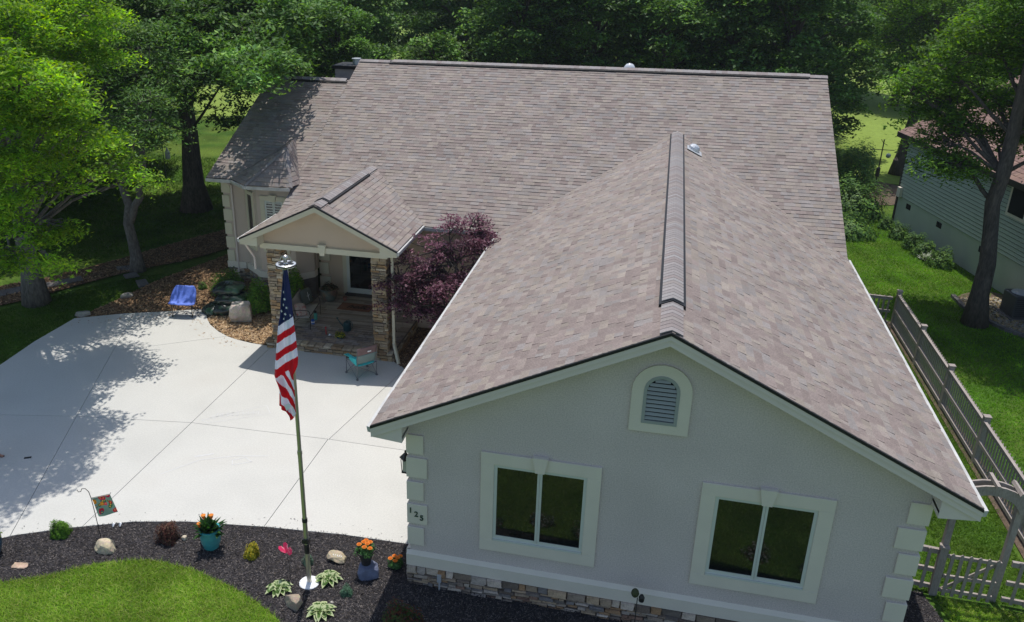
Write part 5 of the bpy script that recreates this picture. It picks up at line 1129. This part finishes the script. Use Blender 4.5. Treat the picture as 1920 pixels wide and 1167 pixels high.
for a, c in (((-.36,-.30,.03),(.36,-.28,.42)),((.36,-.30,.03),(-.36,-.28,.42)),((-.36,.22,.03),(-.36,-.28,.42)),((.36,.22,.03),(.36,-.28,.42)),((-.36,-.30,.03),(-.36,.22,.42)),((.36,-.30,.03),(.36,.22,.42)),((-.36,.22,.03),(.36,.22,.42)),((.36,.22,.03),(-.36,.22,.42))): strut(mb, a, c, .009)
mb.build('cross_brace', M['metalblk'], bc)
mb = MB(); strut(mb, (.46,-.1,.0), (.44,.15,.35)); strut(mb, (.46,-.1,.0), (.50,.1,.02)); mb.build('side_brace', M['metalblk'], bc)
# teal camp chair seen from behind
tcq = empty('camping_chair', (-4.05,8.42,G), 'teal folding camp chair with cup holder in the porch shadow', 'chair', rz=math.radians(48))
def clothq(name, m, pts, parent, nx=8, nz=8, sag=0.03, sd=(0,0,-1)):
    a, b2, c, d = [Vector(p) for p in pts]; mb = MB(); s = Vector(sd)
    for j in range(nz+1):
        for i in range(nx+1):
            u, v = i/nx, j/nz; p = (a*(1-u)+b2*u)*(1-v)+(d*(1-u)+c*u)*v; p = p+s*sag*4*u*(1-u)*(.4+.6*4*v*(1-v)); mb.v.append(tuple(p))
    for j in range(nz):
        for i in range(nx): q = j*(nx+1)+i; mb.f.append((q,q+1,q+nx+2,q+nx+1)); mb.c.append((.5,.5,.5))
    o = mb.build(name, m, parent, smooth=True); k = o.modifiers.new('t','SOLIDIFY'); k.thickness = .012; return o
# local: back of chair at y=-.3 (towards camera), front at y=+.3
clothq('seat', M['teal'], ((-.30,-.26,.44),(.30,-.26,.44),(.30,.28,.50),(-.30,.28,.50)), tcq, sag=.05)
clothq('backrest', M['tealpale'], ((-.31,-.27,.50),(.31,-.27,.50),(.33,-.34,.80),(-.33,-.34,.80)), tcq, sag=.03, sd=(0,-1,0))
clothq('head_band', M['maroon'], ((-.33,-.345,.81),(.33,-.345,.81),(.33,-.38,1.05),(-.33,-.38,1.05)), tcq, sag=.03, sd=(0,-1,0))
mb = MB(); mb.box(-.02,.10,-.435,-.430,.90,.94); mb.build('emblem', M['white'], tcq)
clothq('armrest', M['teal'], ((-.40,-.26,.72),(-.30,-.26,.70),(-.30,.30,.66),(-.44,.30,.66)), tcq, sag=.015); clothq('armrest', M['teal'], ((.30,-.26,.70),(.40,-.26,.72),(.42,.30,.66),(.30,.30,.66)), tcq, sag=.015)
clothq('seat_side', M['teal'], ((-.30,-.26,.44),(-.30,.28,.50),(-.36,.30,.66),(-.33,-.28,.70)), tcq, sag=.01, sd=(-1,0,0))
MB().lathe([(.05,-.10),(.055,0),(.045,0),(.04,-.09)], (-.38,.18,.665), 12).build('cup_holder', M['metalblk'], tcq)
for p in ((-.33,-.30),(.33,-.30),(-.36,.34),(.36,.34)):
    mb = MB(); top_ = 1.04 if p[1] < 0 else .66; strut(mb, (p[0],p[1],0.02), (p[0]*1.0,p[1]-(.06 if p[1]<0 else .03),top_), .012)
    mb.box(p[0]-.03,p[0]+.03,p[1]-.03,p[1]+.03,0,.03); mb.build('leg', M['metalgrey'], tcq)
mb = MB()
for a, c in (((-.33,-.30,.04),(.33,-.30,.46)),((.33,-.30,.04),(-.33,-.30,.46)),((-.36,.34,.04),(.36,.34,.46)),((.36,.34,.04),(-.36,.34,.46)),((-.33,-.30,.04),(-.36,.34,.46)),((-.36,.34,.04),(-.33,-.30,.46)),((.33,-.30,.04),(.36,.34,.46)),((.36,.34,.04),(.33,-.30,.46))): strut(mb, a, c, .009)
mb.build('cross_brace', M['metalgrey'], tcq)
# mulch bags
def bag(label, loc, size, rz, tilt, seed):
    mb = MB(); n = 16
    for j in range(n+1):
        for i in range(n):
            a = 2*PI*i/n; t = j/n*2-1; c = math.cos(t*PI/2); x = t*size[0]; r = max(0.02, (1-abs(t)**3.5)**.5)
            sq = (abs(math.cos(a))**.7*math.copysign(1,math.cos(a)), abs(math.sin(a))**.8*math.copysign(1,math.sin(a)))
            wob = 1.1+.07*math.sin(5*a+7*t+seed)+.05*math.sin(11*t+3*a)
            mb.v.append((x, sq[0]*size[1]*(.75+.25*r)*wob, sq[1]*size[2]*r*wob))
    for j in range(n):
        for i in range(n): q = j*n+i; p = j*n+(i+1)%n; mb.f.append((q,p,p+n,q+n)); mb.c.append((.5,.5,.5))
    o = mb.build('mulch_bag', M['bagplastic'], smooth=True); o.location = loc; o.rotation_euler = (tilt[0],tilt[1],rz); return fin(o, label, 'bag', 'stacked bags of mulch')
bag('lowest black and green plastic bag of the pile, nearest the boulder', (-10.2,11.75,-.08), (.56,.36,.19), .25, (.1,.0), 1)
bag('black plastic bag leaning at the left foot of the pile', (-10.78,11.6,-.12), (.3,.3,.15), -.5, (.2,.1), 2)
bag('middle shiny black bag of the pile', (-10.15,12.0,.20), (.60,.36,.18), .12, (.12,.05), 3)
bag('topmost shiny black bag of the pile', (-10.4,12.2,.48), (.55,.36,.17), .02, (.12,-.05), 4)
bag('black bag at the right side of the pile', (-9.85,12.15,.1), (.34,.26,.12), .5, (0,.25), 5)
# ================================================================== PORCH THINGS
bn = empty('porch_bench', (-7.0,11.15,.003), 'metal patio bench with beige sling seat on the porch', 'bench', rz=math.radians(98))
# local x along the bench length, +y is the back (towards world -x)
clothq('seat', M['sling'], ((-.62,-.28,.43),(.62,-.28,.43),(.62,.22,.40),(-.62,.22,.40)), bn, sag=.02); clothq('backrest', M['sling'], ((-.62,.22,.42),(.62,.22,.42),(.62,.34,.92),(-.62,.34,.92)), bn, sag=.02, sd=(0,1,0))
for s in (-1,1):
    mb = MB(); mb.tube([(s*.65,-.30,0),(s*.65,-.32,.45),(s*.65,-.30,.62),(s*.65,-.22,.68),(s*.65,.05,.68),(s*.65,.28,.64)], .015, 6); mb.build('armrest', M['nfascia'], bn)
    mb = MB(); mb.tube([(s*.65,.34,0),(s*.65,.22,.42),(s*.65,.36,.95)], .015, 6); mb.build('leg', M['nfascia'], bn)
mb = MB(); mb.tube([(-.65,-.28,.42),(.65,-.28,.42)], .013, 6); mb.tube([(-.65,.36,.95),(.65,.36,.95)], .013, 6); mb.tube([(-.65,.3,.2),(.65,-.28,.42)], .01, 5); mb.build('rail', M['nfascia'], bn)
def cushion(label, m, loc, s, rot):
    mb = MB(); n = 10
    for sg in (1,-1):
        for j in range(n+1):
            for i in range(n+1):
                u, v = i/n*2-1, j/n*2-1; mb.v.append((u*s*(1-.06*v*v), sg*.09*((1-u**4)*(1-v**4))**.5, v*s*(1-.06*u*u)))
    for q in range(2):
        for j in range(n):
            for i in range(n): a = q*(n+1)**2+j*(n+1)+i; mb.f.append((a,a+1,a+n+2,a+n+1) if q == 0 else (a,a+n+1,a+n+2,a+1)); mb.c.append((.5,.5,.5))
    o = mb.build('cushion', m, smooth=True); o.location = loc; o.rotation_euler = rot; return fin(o, label, 'cushion')
cu = cushion('sage green cushion with a pale sprig against the bench back', M['greencush'], (-7.18,11.62,.72), .27, (math.radians(-15),0,math.radians(75)))
mb = MB(); mb.tube([(0,-.095,-.15),(0,-.1,.15)], .006, 4); mb.tube([(-.07,-.097,.03),(0,-.1,.0),(.07,-.097,.05)], .006, 4); o = mb.build('sprig', M['white'], cu)
cushion('floral patterned cushion at the near end of the bench', M['floral'], (-7.0,10.72,.62), .22, (math.radians(-35),math.radians(10),math.radians(60)))
o = mb = None
pf = pot('planter', 'weathered round clay pot against the quoined entry wall', (-6.98,13.15,.003), [(.17,0),(.26,.1),(.31,.26),(.30,.40),(.34,.42),(.34,.47),(.30,.47),(.28,.40)], M['claypot'], soil=(.28,.42))
shrub('potted_plant', 'wilting dark leaved plant in the weathered clay pot', (-6.98,13.15,.42), (.30,.28,.26), 500, .09, [(.06,.07,.03),(.10,.05,.03),(.20,.15,.09),(.03,.05,.02)], 91, 'plant', lm='leaf')
pot('planter', 'tiny terracotta pot beside the front door', (-6.42,13.25,.003), [(.05,0),(.07,.11),(.08,.11),(.08,.14),(.06,.14)], mat('terracotta', (.25,.09,.05), .8), soil=(.06,.12))
dm = fin(MB().box(-.60,.60,-.30,.30,0,.02).build('doormat', M['mat_coir'], bevel=.004), 'brown coir doormat with black script lettering before the front door', 'doormat'); dm.location = (-5.82,12.72,.006)
text_mesh('hello', .42, 'lettering', M['ink'], dm, Matrix.Translation((.08,-.0,.0215)), ext=.001, shear=.5)
bt = empty('water_bottle', (-6.77,11.37,.005), 'mint green water bottle with dark lid on the porch floor', 'bottle'); MB().lathe([(.055,0),(.06,.01),(.06,.22),(.045,.25)], (0,0,0), 12).build('bottle_body', M['bottle'], bt, smooth=False); MB().lathe([(.045,.25),(.045,.31),(.02,.33)], (0,0,0), 10).build('lid', M['metalblk'], bt)
cp = empty('cup', (-6.72,11.02,.005), 'short blue cup on the porch floor beside the bottle', 'cup'); MB().lathe([(.055,0),(.065,.15),(.06,.15),(.05,.02)], (0,0,0), 12).build('cup_body', M['cupblue'], cp)
MB().lathe([(.068,.05),(.068,.10)], (0,0,0), 12).build('band', M['white'], cp)
wc = empty('watering_can', (-5.42,10.82,.005), 'dark green watering can standing on the porch floor', 'watering can', rz=math.radians(170))
MB().lathe([(.13,0),(.135,.02),(.13,.25),(.11,.29),(.05,.31),(.04,.30)], (0,0,0), 16).build('can_body', M['cangreen'], wc)
mb = MB(); mb.tube([(.12,0,.08),(.26,0,.22),(.36,0,.34)], [.025,.02,.014], 8); mb.lathe([(.014,-.01),(.045,.03),(.04,.035)], (.37,0,.345), 8); mb.build('spout', M['cangreen'], wc)
MB().tube([(-.12,0,.05),(-.22,0,.16),(-.18,0,.32),(-.04,0,.38),(.06,0,.30)], .012, 6).build('handle', M['cangreen'], wc)
shrub('potted_plant', 'small plant with yellow flowers standing at the porch edge', (-5.44,10.2,.06), (.20,.15,.16), 420, .06, [(.35,.35,.03),(.55,.50,.05),(.06,.12,.04)], 92, 'plant', lm='leaf')
pot('planter', 'low dark blue bowl under the yellow flowers', (-5.44,10.2,.003), [(.10,0),(.14,.08),(.15,.08),(.13,.06)], M['navypot'])
mb = MB(); mb.tube([(0,0,0),(0,0,.22)], .015, 6); mb.ball((0,0,.25), .03, n=8, m=5); o = fin(mb.build('garden_ornament', M['red']), 'small red ornament stick on the porch pavers', 'ornament'); o.location = (-5.97,10.32,.004)
mb = MB(); mb.ball((0,0,.04), .03, n=8, m=5); mb.tube([(-.05,0,.01),(.05,.03,.02)], .008, 5); o = fin(mb.build('ball_ornament', M['white']), 'small white ball ornament right of the red ornament stick', 'ornament'); o.location = (-5.82,10.25,.004)
# second metal chair behind the right column
mc = empty('porch_chair', (-4.05,10.75,.003), 'dark metal chair half hidden behind the right stone column', 'chair', rz=math.radians(-80))
for s in (-1,1): MB().tube([(s*.3,-.28,0),(s*.3,-.3,.45),(s*.3,-.28,.62),(s*.3,-.2,.68),(s*.3,.2,.66)], .014, 6).build('armrest', M['metalblk'], mc); MB().tube([(s*.3,.3,0),(s*.3,.2,.42),(s*.3,.32,.95)], .014, 6).build('leg', M['metalblk'], mc)
clothq('seat', M['sling'], ((-.28,-.27,.43),(.28,-.27,.43),(.28,.2,.40),(-.28,.2,.40)), mc, sag=.02); clothq('backrest', M['sling'], ((-.28,.2,.42),(.28,.2,.42),(.28,.32,.92),(-.28,.32,.92)), mc, sag=.02, sd=(0,1,0))
# ================================================================== FENCES
def picket_fence(label, p0, p1, posts, h, rs=1, parent_group=None, pick=.15, skip_first=False, z=-.33, w=.06, name='picket_fence', topr=True):
    t = empty(name, (p0[0],p0[1],z), label, 'fence'); d = Vector((p1[0]-p0[0],p1[1]-p0[1],0)); L = d.length; D = d.normalized(); N_ = Vector((-D.y,D.x,0)); ang = math.atan2(D.y,D.x)
    mb = MB(); mb.box(-.07,.07,-.07,.07,0,h+.1); mb.box(-.085,.085,-.085,.085,h+.1,h+.125); o = mb.build('post', M['fence']); pm = o.data; bpy.data.objects.remove(o)
    mb = MB(); mb.box(-w/2,w/2,-.012,.012,.08,h); mb.add([(-w/2,-.012,h),(w/2,-.012,h),(w/2,.012,h),(-w/2,.012,h),(0,-.012,h+.03),(0,.012,h+.03)], [(0,1,4),(3,5,2),(1,2,5,4),(0,4,5,3)]); o = mb.build('picket', M['fence']); km = o.data; bpy.data.objects.remove(o)
    for k, f in enumerate(posts):
        if skip_first and k == 0: continue
        inst('post', pm, t, D*(L*f), (0,0,ang))
    for zz in (.15,h*.52,h-.06):
        for a, c in zip(posts, posts[1:]):
            T = Matrix.Translation(D*(L*a)) @ Matrix.Rotation(ang,4,'Z'); MB().box(.071,L*(c-a)-.071,*sorted((rs*.014,rs*.07)),zz-.045,zz+.045,T=T).build('rail', M['fence'], t)
            if zz > h*.8: MB().box(.071,L*(c-a)-.071,*sorted((rs*.014,rs*.085)),zz+.047,zz+.065,T=T).build('cap_rail', M['fence'], t)
    n = int(L/pick)
    for i in range(1,n):
        f = i/n
        if any(abs(f-q)*L < .12 for q in posts): continue
        inst('picket', km, t, D*(L*f)-N_*(-.0)+N_*(-.0), (0,0,ang))
    return t
ys = [16.55,13.54,10.70,7.80,4.95,2.15,-.7]; L_ = 16.55+.7
picket_fence('long weathered picket fence running along the right side of the garage', (12.45,16.55), (12.72,-.7), [(16.55-y)/L_ for y in ys], 1.25, rs=-1)
picket_fence('short cross fence joining the far end of the side fence to the house', (12.35,16.62), (9.25,16.9), [0,.5,1], 1.1, skip_first=True)
picket_fence('short piece of picket fence between the garage corner and the gate', (9.15,2.42), (10.28,2.30), [0,1], 1.05, pick=.2)
picket_fence('piece of picket fence between the gate and the side fence', (11.42,2.24), (12.6,2.16), [0,1], 1.05, pick=.2, skip_first=True)
gt = empty('garden_gate', (10.36,2.22,-.33), 'low picket garden gate with diagonal brace under the arbor', 'gate')
mb = MB(); mb.box(-.03,.03,-.01,.01,.06,1.05); mb.add([(-.03,-.01,1.05),(.03,-.01,1.05),(.03,.01,1.05),(-.03,.01,1.05),(0,-.01,1.08),(0,.01,1.08)], [(0,1,4),(3,5,2),(1,2,5,4),(0,4,5,3)]); o = mb.build('picket', M['fence']); km = o.data; bpy.data.objects.remove(o)
for i in range(6): inst('picket', km, gt, (.08+i*.16,0,0))
for zz in (.16,.5,.98): MB().box(0,.95,.012,.06,zz-.035,zz+.035).build('rail', M['fence'], gt)
MB().prism([(.03,.046,.19),(.10,.046,.17),(.92,.046,.92),(.86,.046,.95)], (0,.03,0)).build('brace', M['fence'], gt)
ab = empty('garden_arbor', (10.3,2.28,-.33), 'arched wooden arbor with short cross slats over the garden gate', 'arbor')
for x in (0,1.08):
    for y in (0.1,): MB().box(x-.055,x+.055,y-.055,y+.055,0,2.22).build('post', M['fence'], ab)
for y in (-.02,.19):
    mb = MB(); n = 12
    for i in range(n):
        a0, a1 = PI*(.06+.88*i/n), PI*(.06+.88*(i+1)/n); c = lambda a, r: (.54-r*math.cos(a), y, 2.05+.82*r*math.sin(a))
        mb.prism([c(a0,.52),c(a0,.76),c(a1,.76),c(a1,.52)], (0,.045,0))
    mb.build('arch', M['fence'], ab)
for i in range(5):
    a = PI*(.14+.72*i/4); T = Matrix.Translation((.54-.775*math.cos(a),.1,2.06+.635*math.sin(a))) @ Matrix.Rotation(-(PI/2-a)*.7,4,'Y'); MB().box(-.03,.03,-.24,.26,-.01,.06,T=T).build('slat', M['fence'], ab)
# ================================================================== NEIGHBOUR HOUSE
nA = Vector((15.26,30.15,0)); nB = Vector((17.4,20.42,0)); nd = (nB-nA).normalized(); nN = Vector((nd.y,-nd.x,0))   # outward (towards -x)
if nN.x > 0: nN = -nN
nh = empty('neighbour_house', nA+Vector((0,0,-.33)), 'sage green sided house with brown roof at the right edge behind the oak', 'house')
Tn = Matrix((nd, -nN, Vector((0,0,1)))).transposed().to_4x4()      # local x along wall, y into house
def nb(name, m, *a, parent=nh):
    return MB().box(*a, T=Tn).build(name, m, parent)
NL, NH = 18., 4.35
wl = nb('side_wall', M['sidingblk'], 0,NL,0,.2,-.1,NH); nb('lap_shade_sheet', M['dark'], .01,NL-.01,-.0009,-.0001,1.36,NH, parent=wl); nb('end_wall', M['sidingblk'], 0,.2,.201,9,-.1,NH); nb('far_wall', M['sidingblk'], 0,NL,8.8,9,-.1,NH); nb('end_wall', M['sidingblk'], NL-.2,NL,.201,8.799,-.1,NH)  # dark sheet behind the boards stands in for shadow lines under the laps
z = 1.36; 
while z < NH-.02:
    mb = MB(); mb.prism([Tn @ Vector(p) for p in ((0,-.045,z+.034),(0,-.010,z+.155),(0,-.001,z+.155),(0,-.001,z+.034))], Tn.to_3x3() @ Vector((NL,0,0))); mb.build('board', M['siding'], wl); z += .155
nb('corner_board', M['nfascia'], -.12,-.001,-.05,.12,-.1,NH)
for x in (.9,3.75,7.15): nb('crawl_vent', M['dark'], x,x+.42,-.012,-.001,.98,1.22, parent=wl)
nwn = nb('window', M['trim'], 8.28,9.5,-.06,-.002,2.85,4.15); nb('pane', M['dark'], 8.40,9.38,-.065,-.061,2.97,4.05, parent=nwn)
nb('utility_box', M['trim'], .05,.35,-.16,-.03,1.35,1.8)
# roof: gable with ridge parallel to wall
NRZ = 6.9; ov = .45
rl = lambda p: nA+Vector((0,0,-.33))+(Tn.to_3x3() @ Vector(p))
loc0 = lambda p: Tn.to_3x3() @ Vector(p)
nroof = MB().prism([loc0((-.4,-ov,NH-.05)),loc0((NL+.4,-ov,NH-.05)),loc0((NL+.4,4.5,NRZ)),loc0((-.4,4.5,NRZ))], (0,0,-.1)).build('roof', M['deckbase'], nh)
MB().prism([loc0((-.4,9.45,NH-.05)),loc0((NL+.4,9.45,NH-.05)),loc0((NL+.4,4.501,NRZ)),loc0((-.4,4.501,NRZ))], (0,0,-.1)).build('roof', M['deckbase'], nh)
SH_SAVE = SH; SH = [(.27,.17,.14),(.24,.15,.13),(.31,.20,.165),(.22,.14,.12)]
kk_ = (NRZ-NH+.05)/(4.5+ov); lv = math.hypot(4.5+ov, NRZ-NH+.05)
shingles(loc0((-.4,-ov,NH-.05)), loc0((1,0,0)), loc0((0,1,kk_)), [(0,0),(NL+.8,0),(NL+.8,lv),(0,lv)], nroof, 61, exp=.22)
for i in range(len(all_tabs)): all_tabs[i] = (0,)+all_tabs[i][1:]
flush_tabs(nh); SH = SH_SAVE
MB().prism([loc0((-.4,-ov-.02,NH-.26)),loc0((-.4,-ov-.02,NH-.03)),loc0((-.4,-ov,NH-.03)),loc0((-.4,-ov,NH-.26))], loc0((NL+.8,0,0))).build('fascia', M['nfascia'], nh)
MB().prism([loc0((-.42,-ov,NH-.28)),loc0((-.42,-ov,NH-.04)),loc0((-.42,4.5,NRZ)),loc0((-.42,4.5,NRZ-.24))], loc0((.02,0,0))).build('rake_board', M['nfascia'], nh)
MB().prism([loc0((0,0,NH)),loc0((0,9,NH)),loc0((0,4.5,NRZ-.2))], loc0((.15,0,0))).build('gable_wall', M['siding'], nh)
MB().prism([loc0((-.4,-ov,NH-.27)),loc0((NL+.4,-ov,NH-.27)),loc0((NL+.4,0,NH-.27)),loc0((-.4,0,NH-.27))], (0,0,.03)).build('soffit', M['nfascia'], nh)
# air conditioner
ac = empty('air_conditioner', (17.0,18.75,-.29), 'dark grey air conditioner unit on gravel by the green house', 'air conditioner', rz=.2)
MB().box(-.42,.42,-.42,.42,.05,.86).build('cabinet', mat('ac_grey', (.06,.065,.07), .5), ac, bevel=.03); MB().lathe([(.36,.861),(.36,.88),(.3,.90),(.05,.91)], (0,0,0), 20).build('fan_grille', mat('ac_top', (.45,.47,.5), .4, metal=.2), ac)
MB().box(-.5,.5,-.5,.5,0,.05).build('pad', M['slate'], ac)
for k in range(9): MB().box(-.40,.40,-.428,-.421,.13+k*.075,.16+k*.075).build('grille_bar', M['metalblk'], ac)
# edging of the gravel pad
mb = MB(); E_ = [(15.3,20.2),(15.35,19.2),(15.6,18.3),(16.15,17.2),(17.0,16.4),(18,15.7)]
for a, c in zip(E_, E_[1:]):
    n = 4
    for i in range(n):
        p = Vector((*a,0)).lerp(Vector((*c,0)), i/n); q = Vector((*a,0)).lerp(Vector((*c,0)), (i+.93)/n); w_ = Vector((-(q-p).y,(q-p).x,0)).normalized()*.08
        MB_ = mb.prism([p-w_+Vector((0,0,-.33)),q-w_+Vector((0,0,-.33)),q+w_+Vector((0,0,-.33)),p+w_+Vector((0,0,-.33))], (0,0,.12))
fin(mb.build('brick_edging', M['slate']), 'low curved block edging around the gravel pad', 'edging')
tuft('white_flower_plant', 'pale flowering plant between the round shrubs of the green house', (15.4,24.6,-.33), .2, 120, .4, .06, [(.55,.58,.5),(.12,.2,.05)], 95, 'plant')
# bird feeder pole
bp = empty('feeder_pole', (15.5,36.0,-.33), 'black bird feeder pole with baffle and hanging feeder', 'bird feeder')
mb = MB(); mb.tube([(0,0,0),(0,0,2.9)], .03, 6); mb.tube([(-.6,0,2.35),(.6,0,2.35)], .02, 5); mb.tube([(-.15,0,2.9),(.0,0,2.7),(.2,0,2.6)], .015, 5); mb.build('pole', M['metalblk'], bp)
MB().lathe([(.1,.9),(.1,1.35),(.02,1.45)], (0,0,0), 10).build('baffle', M['metalblk'], bp); MB().ball((.35,0,2.05), .13, n=10, m=6).build('feeder', M['tealpale'], bp); MB().lathe([(.02,2.0),(.13,1.85),(.13,1.82)], (.75,0,0), 10).build('feeder', M['bark'], bp)
# hanging white jug feeder in the left shade
jg = empty('hanging_feeder', (-21.5,26.3,-.33), 'pale plastic jug hanging from a hook in the dark left yard', 'bird feeder')
MB().tube([(0,0,0),(0,0,2.5),(.1,0,2.6),(.25,0,2.5)], .02, 5).build('hook', M['metalblk'], jg); MB().lathe([(.10,1.75),(.13,1.8),(.13,2.1),(.05,2.25),(.04,2.35)], (.25,0,0), 10).build('jug', M['white'], jg)
# ================================================================== PERSON at the left edge (only a sandalled foot shows)
pe = empty('person', (-11.42,1.66,G), 'person standing at the left edge of the driveway, bare toes in view', 'person', rz=0)
vs = {'pelvis':(-.12,0,.92),'belly':(-.12,0,1.1),'chest':(-.12,0,1.32),'neck':(-.12,0,1.50),'head0':(-.11,0,1.60),'head1':(-.10,0,1.72)}
names = list(vs); VV = [vs[k] for k in names]; EE = [(0,1),(1,2),(2,3),(3,4),(4,5)]; RR = [(.15,.12),(.14,.11),(.17,.115),(.055,.055),(.085,.08),(.09,.085)]
def chain(root, pts, rs):
    prev = root
    for p, r in zip(pts, rs): VV.append(p); RR.append((r,r)); EE.append((prev,len(VV)-1)); prev = len(VV)-1
for s in (-1,1):
    fx = .0 if s > 0 else -.12
    chain(0, [(-.12,s*.11,.82),(-.10+fx*.3,s*.12,.48),(-.12+fx,s*.12,.09),(-.03+fx,s*.12,.05),(.06+fx,s*.125,.035),(.13+fx,s*.13,.025)], [.085,.06,.038,.038,.038,.022])
    chain(2, [(-.12,s*.19,1.42),(-.14,s*.24,1.15),(-.08,s*.25,.90),(-.05,s*.25,.80)], [.06,.042,.03,.03])
me = bpy.data.meshes.new('body'); me.from_pydata(VV, EE, []); o = bpy.data.objects.new('body', me); COL.objects.link(o); o.parent = pe
sk = o.modifiers.new('skin','SKIN'); sk.use_smooth_shade = True
for i, r in enumerate(RR): me.skin_vertices[0].data[i].radius = r
me.skin_vertices[0].data[0].use_root = True
su = o.modifiers.new('sub','SUBSURF'); su.levels = 1; su.render_levels = 2; me.materials.append(M['skin'])
for s in (-1,1):
    fx = .0 if s > 0 else -.12
    b = MB(); b.prism([(-.17+fx,s*.12-.045,.0),(.16+fx,s*.13-.05,.0),(.19+fx,s*.13,.0),(.16+fx,s*.13+.05,.0),(-.17+fx,s*.12+.045,.0)], (0,0,.014)); b.build('sandal', M['maroon'], pe)
    for q in range(5):
        y = s*.13+(-.034+.017*q)*s; L0 = .165-.008*q; MB().tube([(.12+fx,y,.030),(L0+fx-.01,y,.026),(L0+fx+.012,y,.018)], [.012,.0105,.007], 6).build('toe', M['skin'], pe, smooth=True)
b = MB(); b.lathe([(.19,.0),(.175,.25),(.185,.42),(.13,.55),(.06,.60)], (-.12,0,.95), 16, sx=.75, sy=1.1); b.build('shirt', M['shirt'], pe, smooth=True)
b = MB(); b.lathe([(.18,.0),(.175,.20)], (-.12,0,.80), 16, sx=.75, sy=1.1)
for s in (-1,1): b.tube([(-.12,s*.09,.86),(-.11,s*.115,.55)], [.105,.085], 12)
b.build('shorts', M['denim'], pe, smooth=True)
b = MB(); b.ball((-.12,0,1.71), .115, n=14, m=8, rz=1.0); b.build('hair', M['hair'], pe, smooth=True)

# thin even volume added to lift the dark woods, standing in for lens veil
hz = MB(); hz.box(-130,130,-40,150,-1.6,24)
hm = bpy.data.materials.new('lens_veil_volume'); hm.use_nodes = True; hn = hm.node_tree; hn.nodes.clear()
pv = hn.nodes.new('ShaderNodeVolumePrincipled'); pv.inputs['Color'].default_value = (.80,.88,.95,1); pv.inputs['Density'].default_value = .00032; pv.inputs['Anisotropy'].default_value = .2
ho = hn.nodes.new('ShaderNodeOutputMaterial'); hn.links.new(pv.outputs[0], ho.inputs['Volume'])
fin(hz.build('lens_veil', hm), kind='stuff')
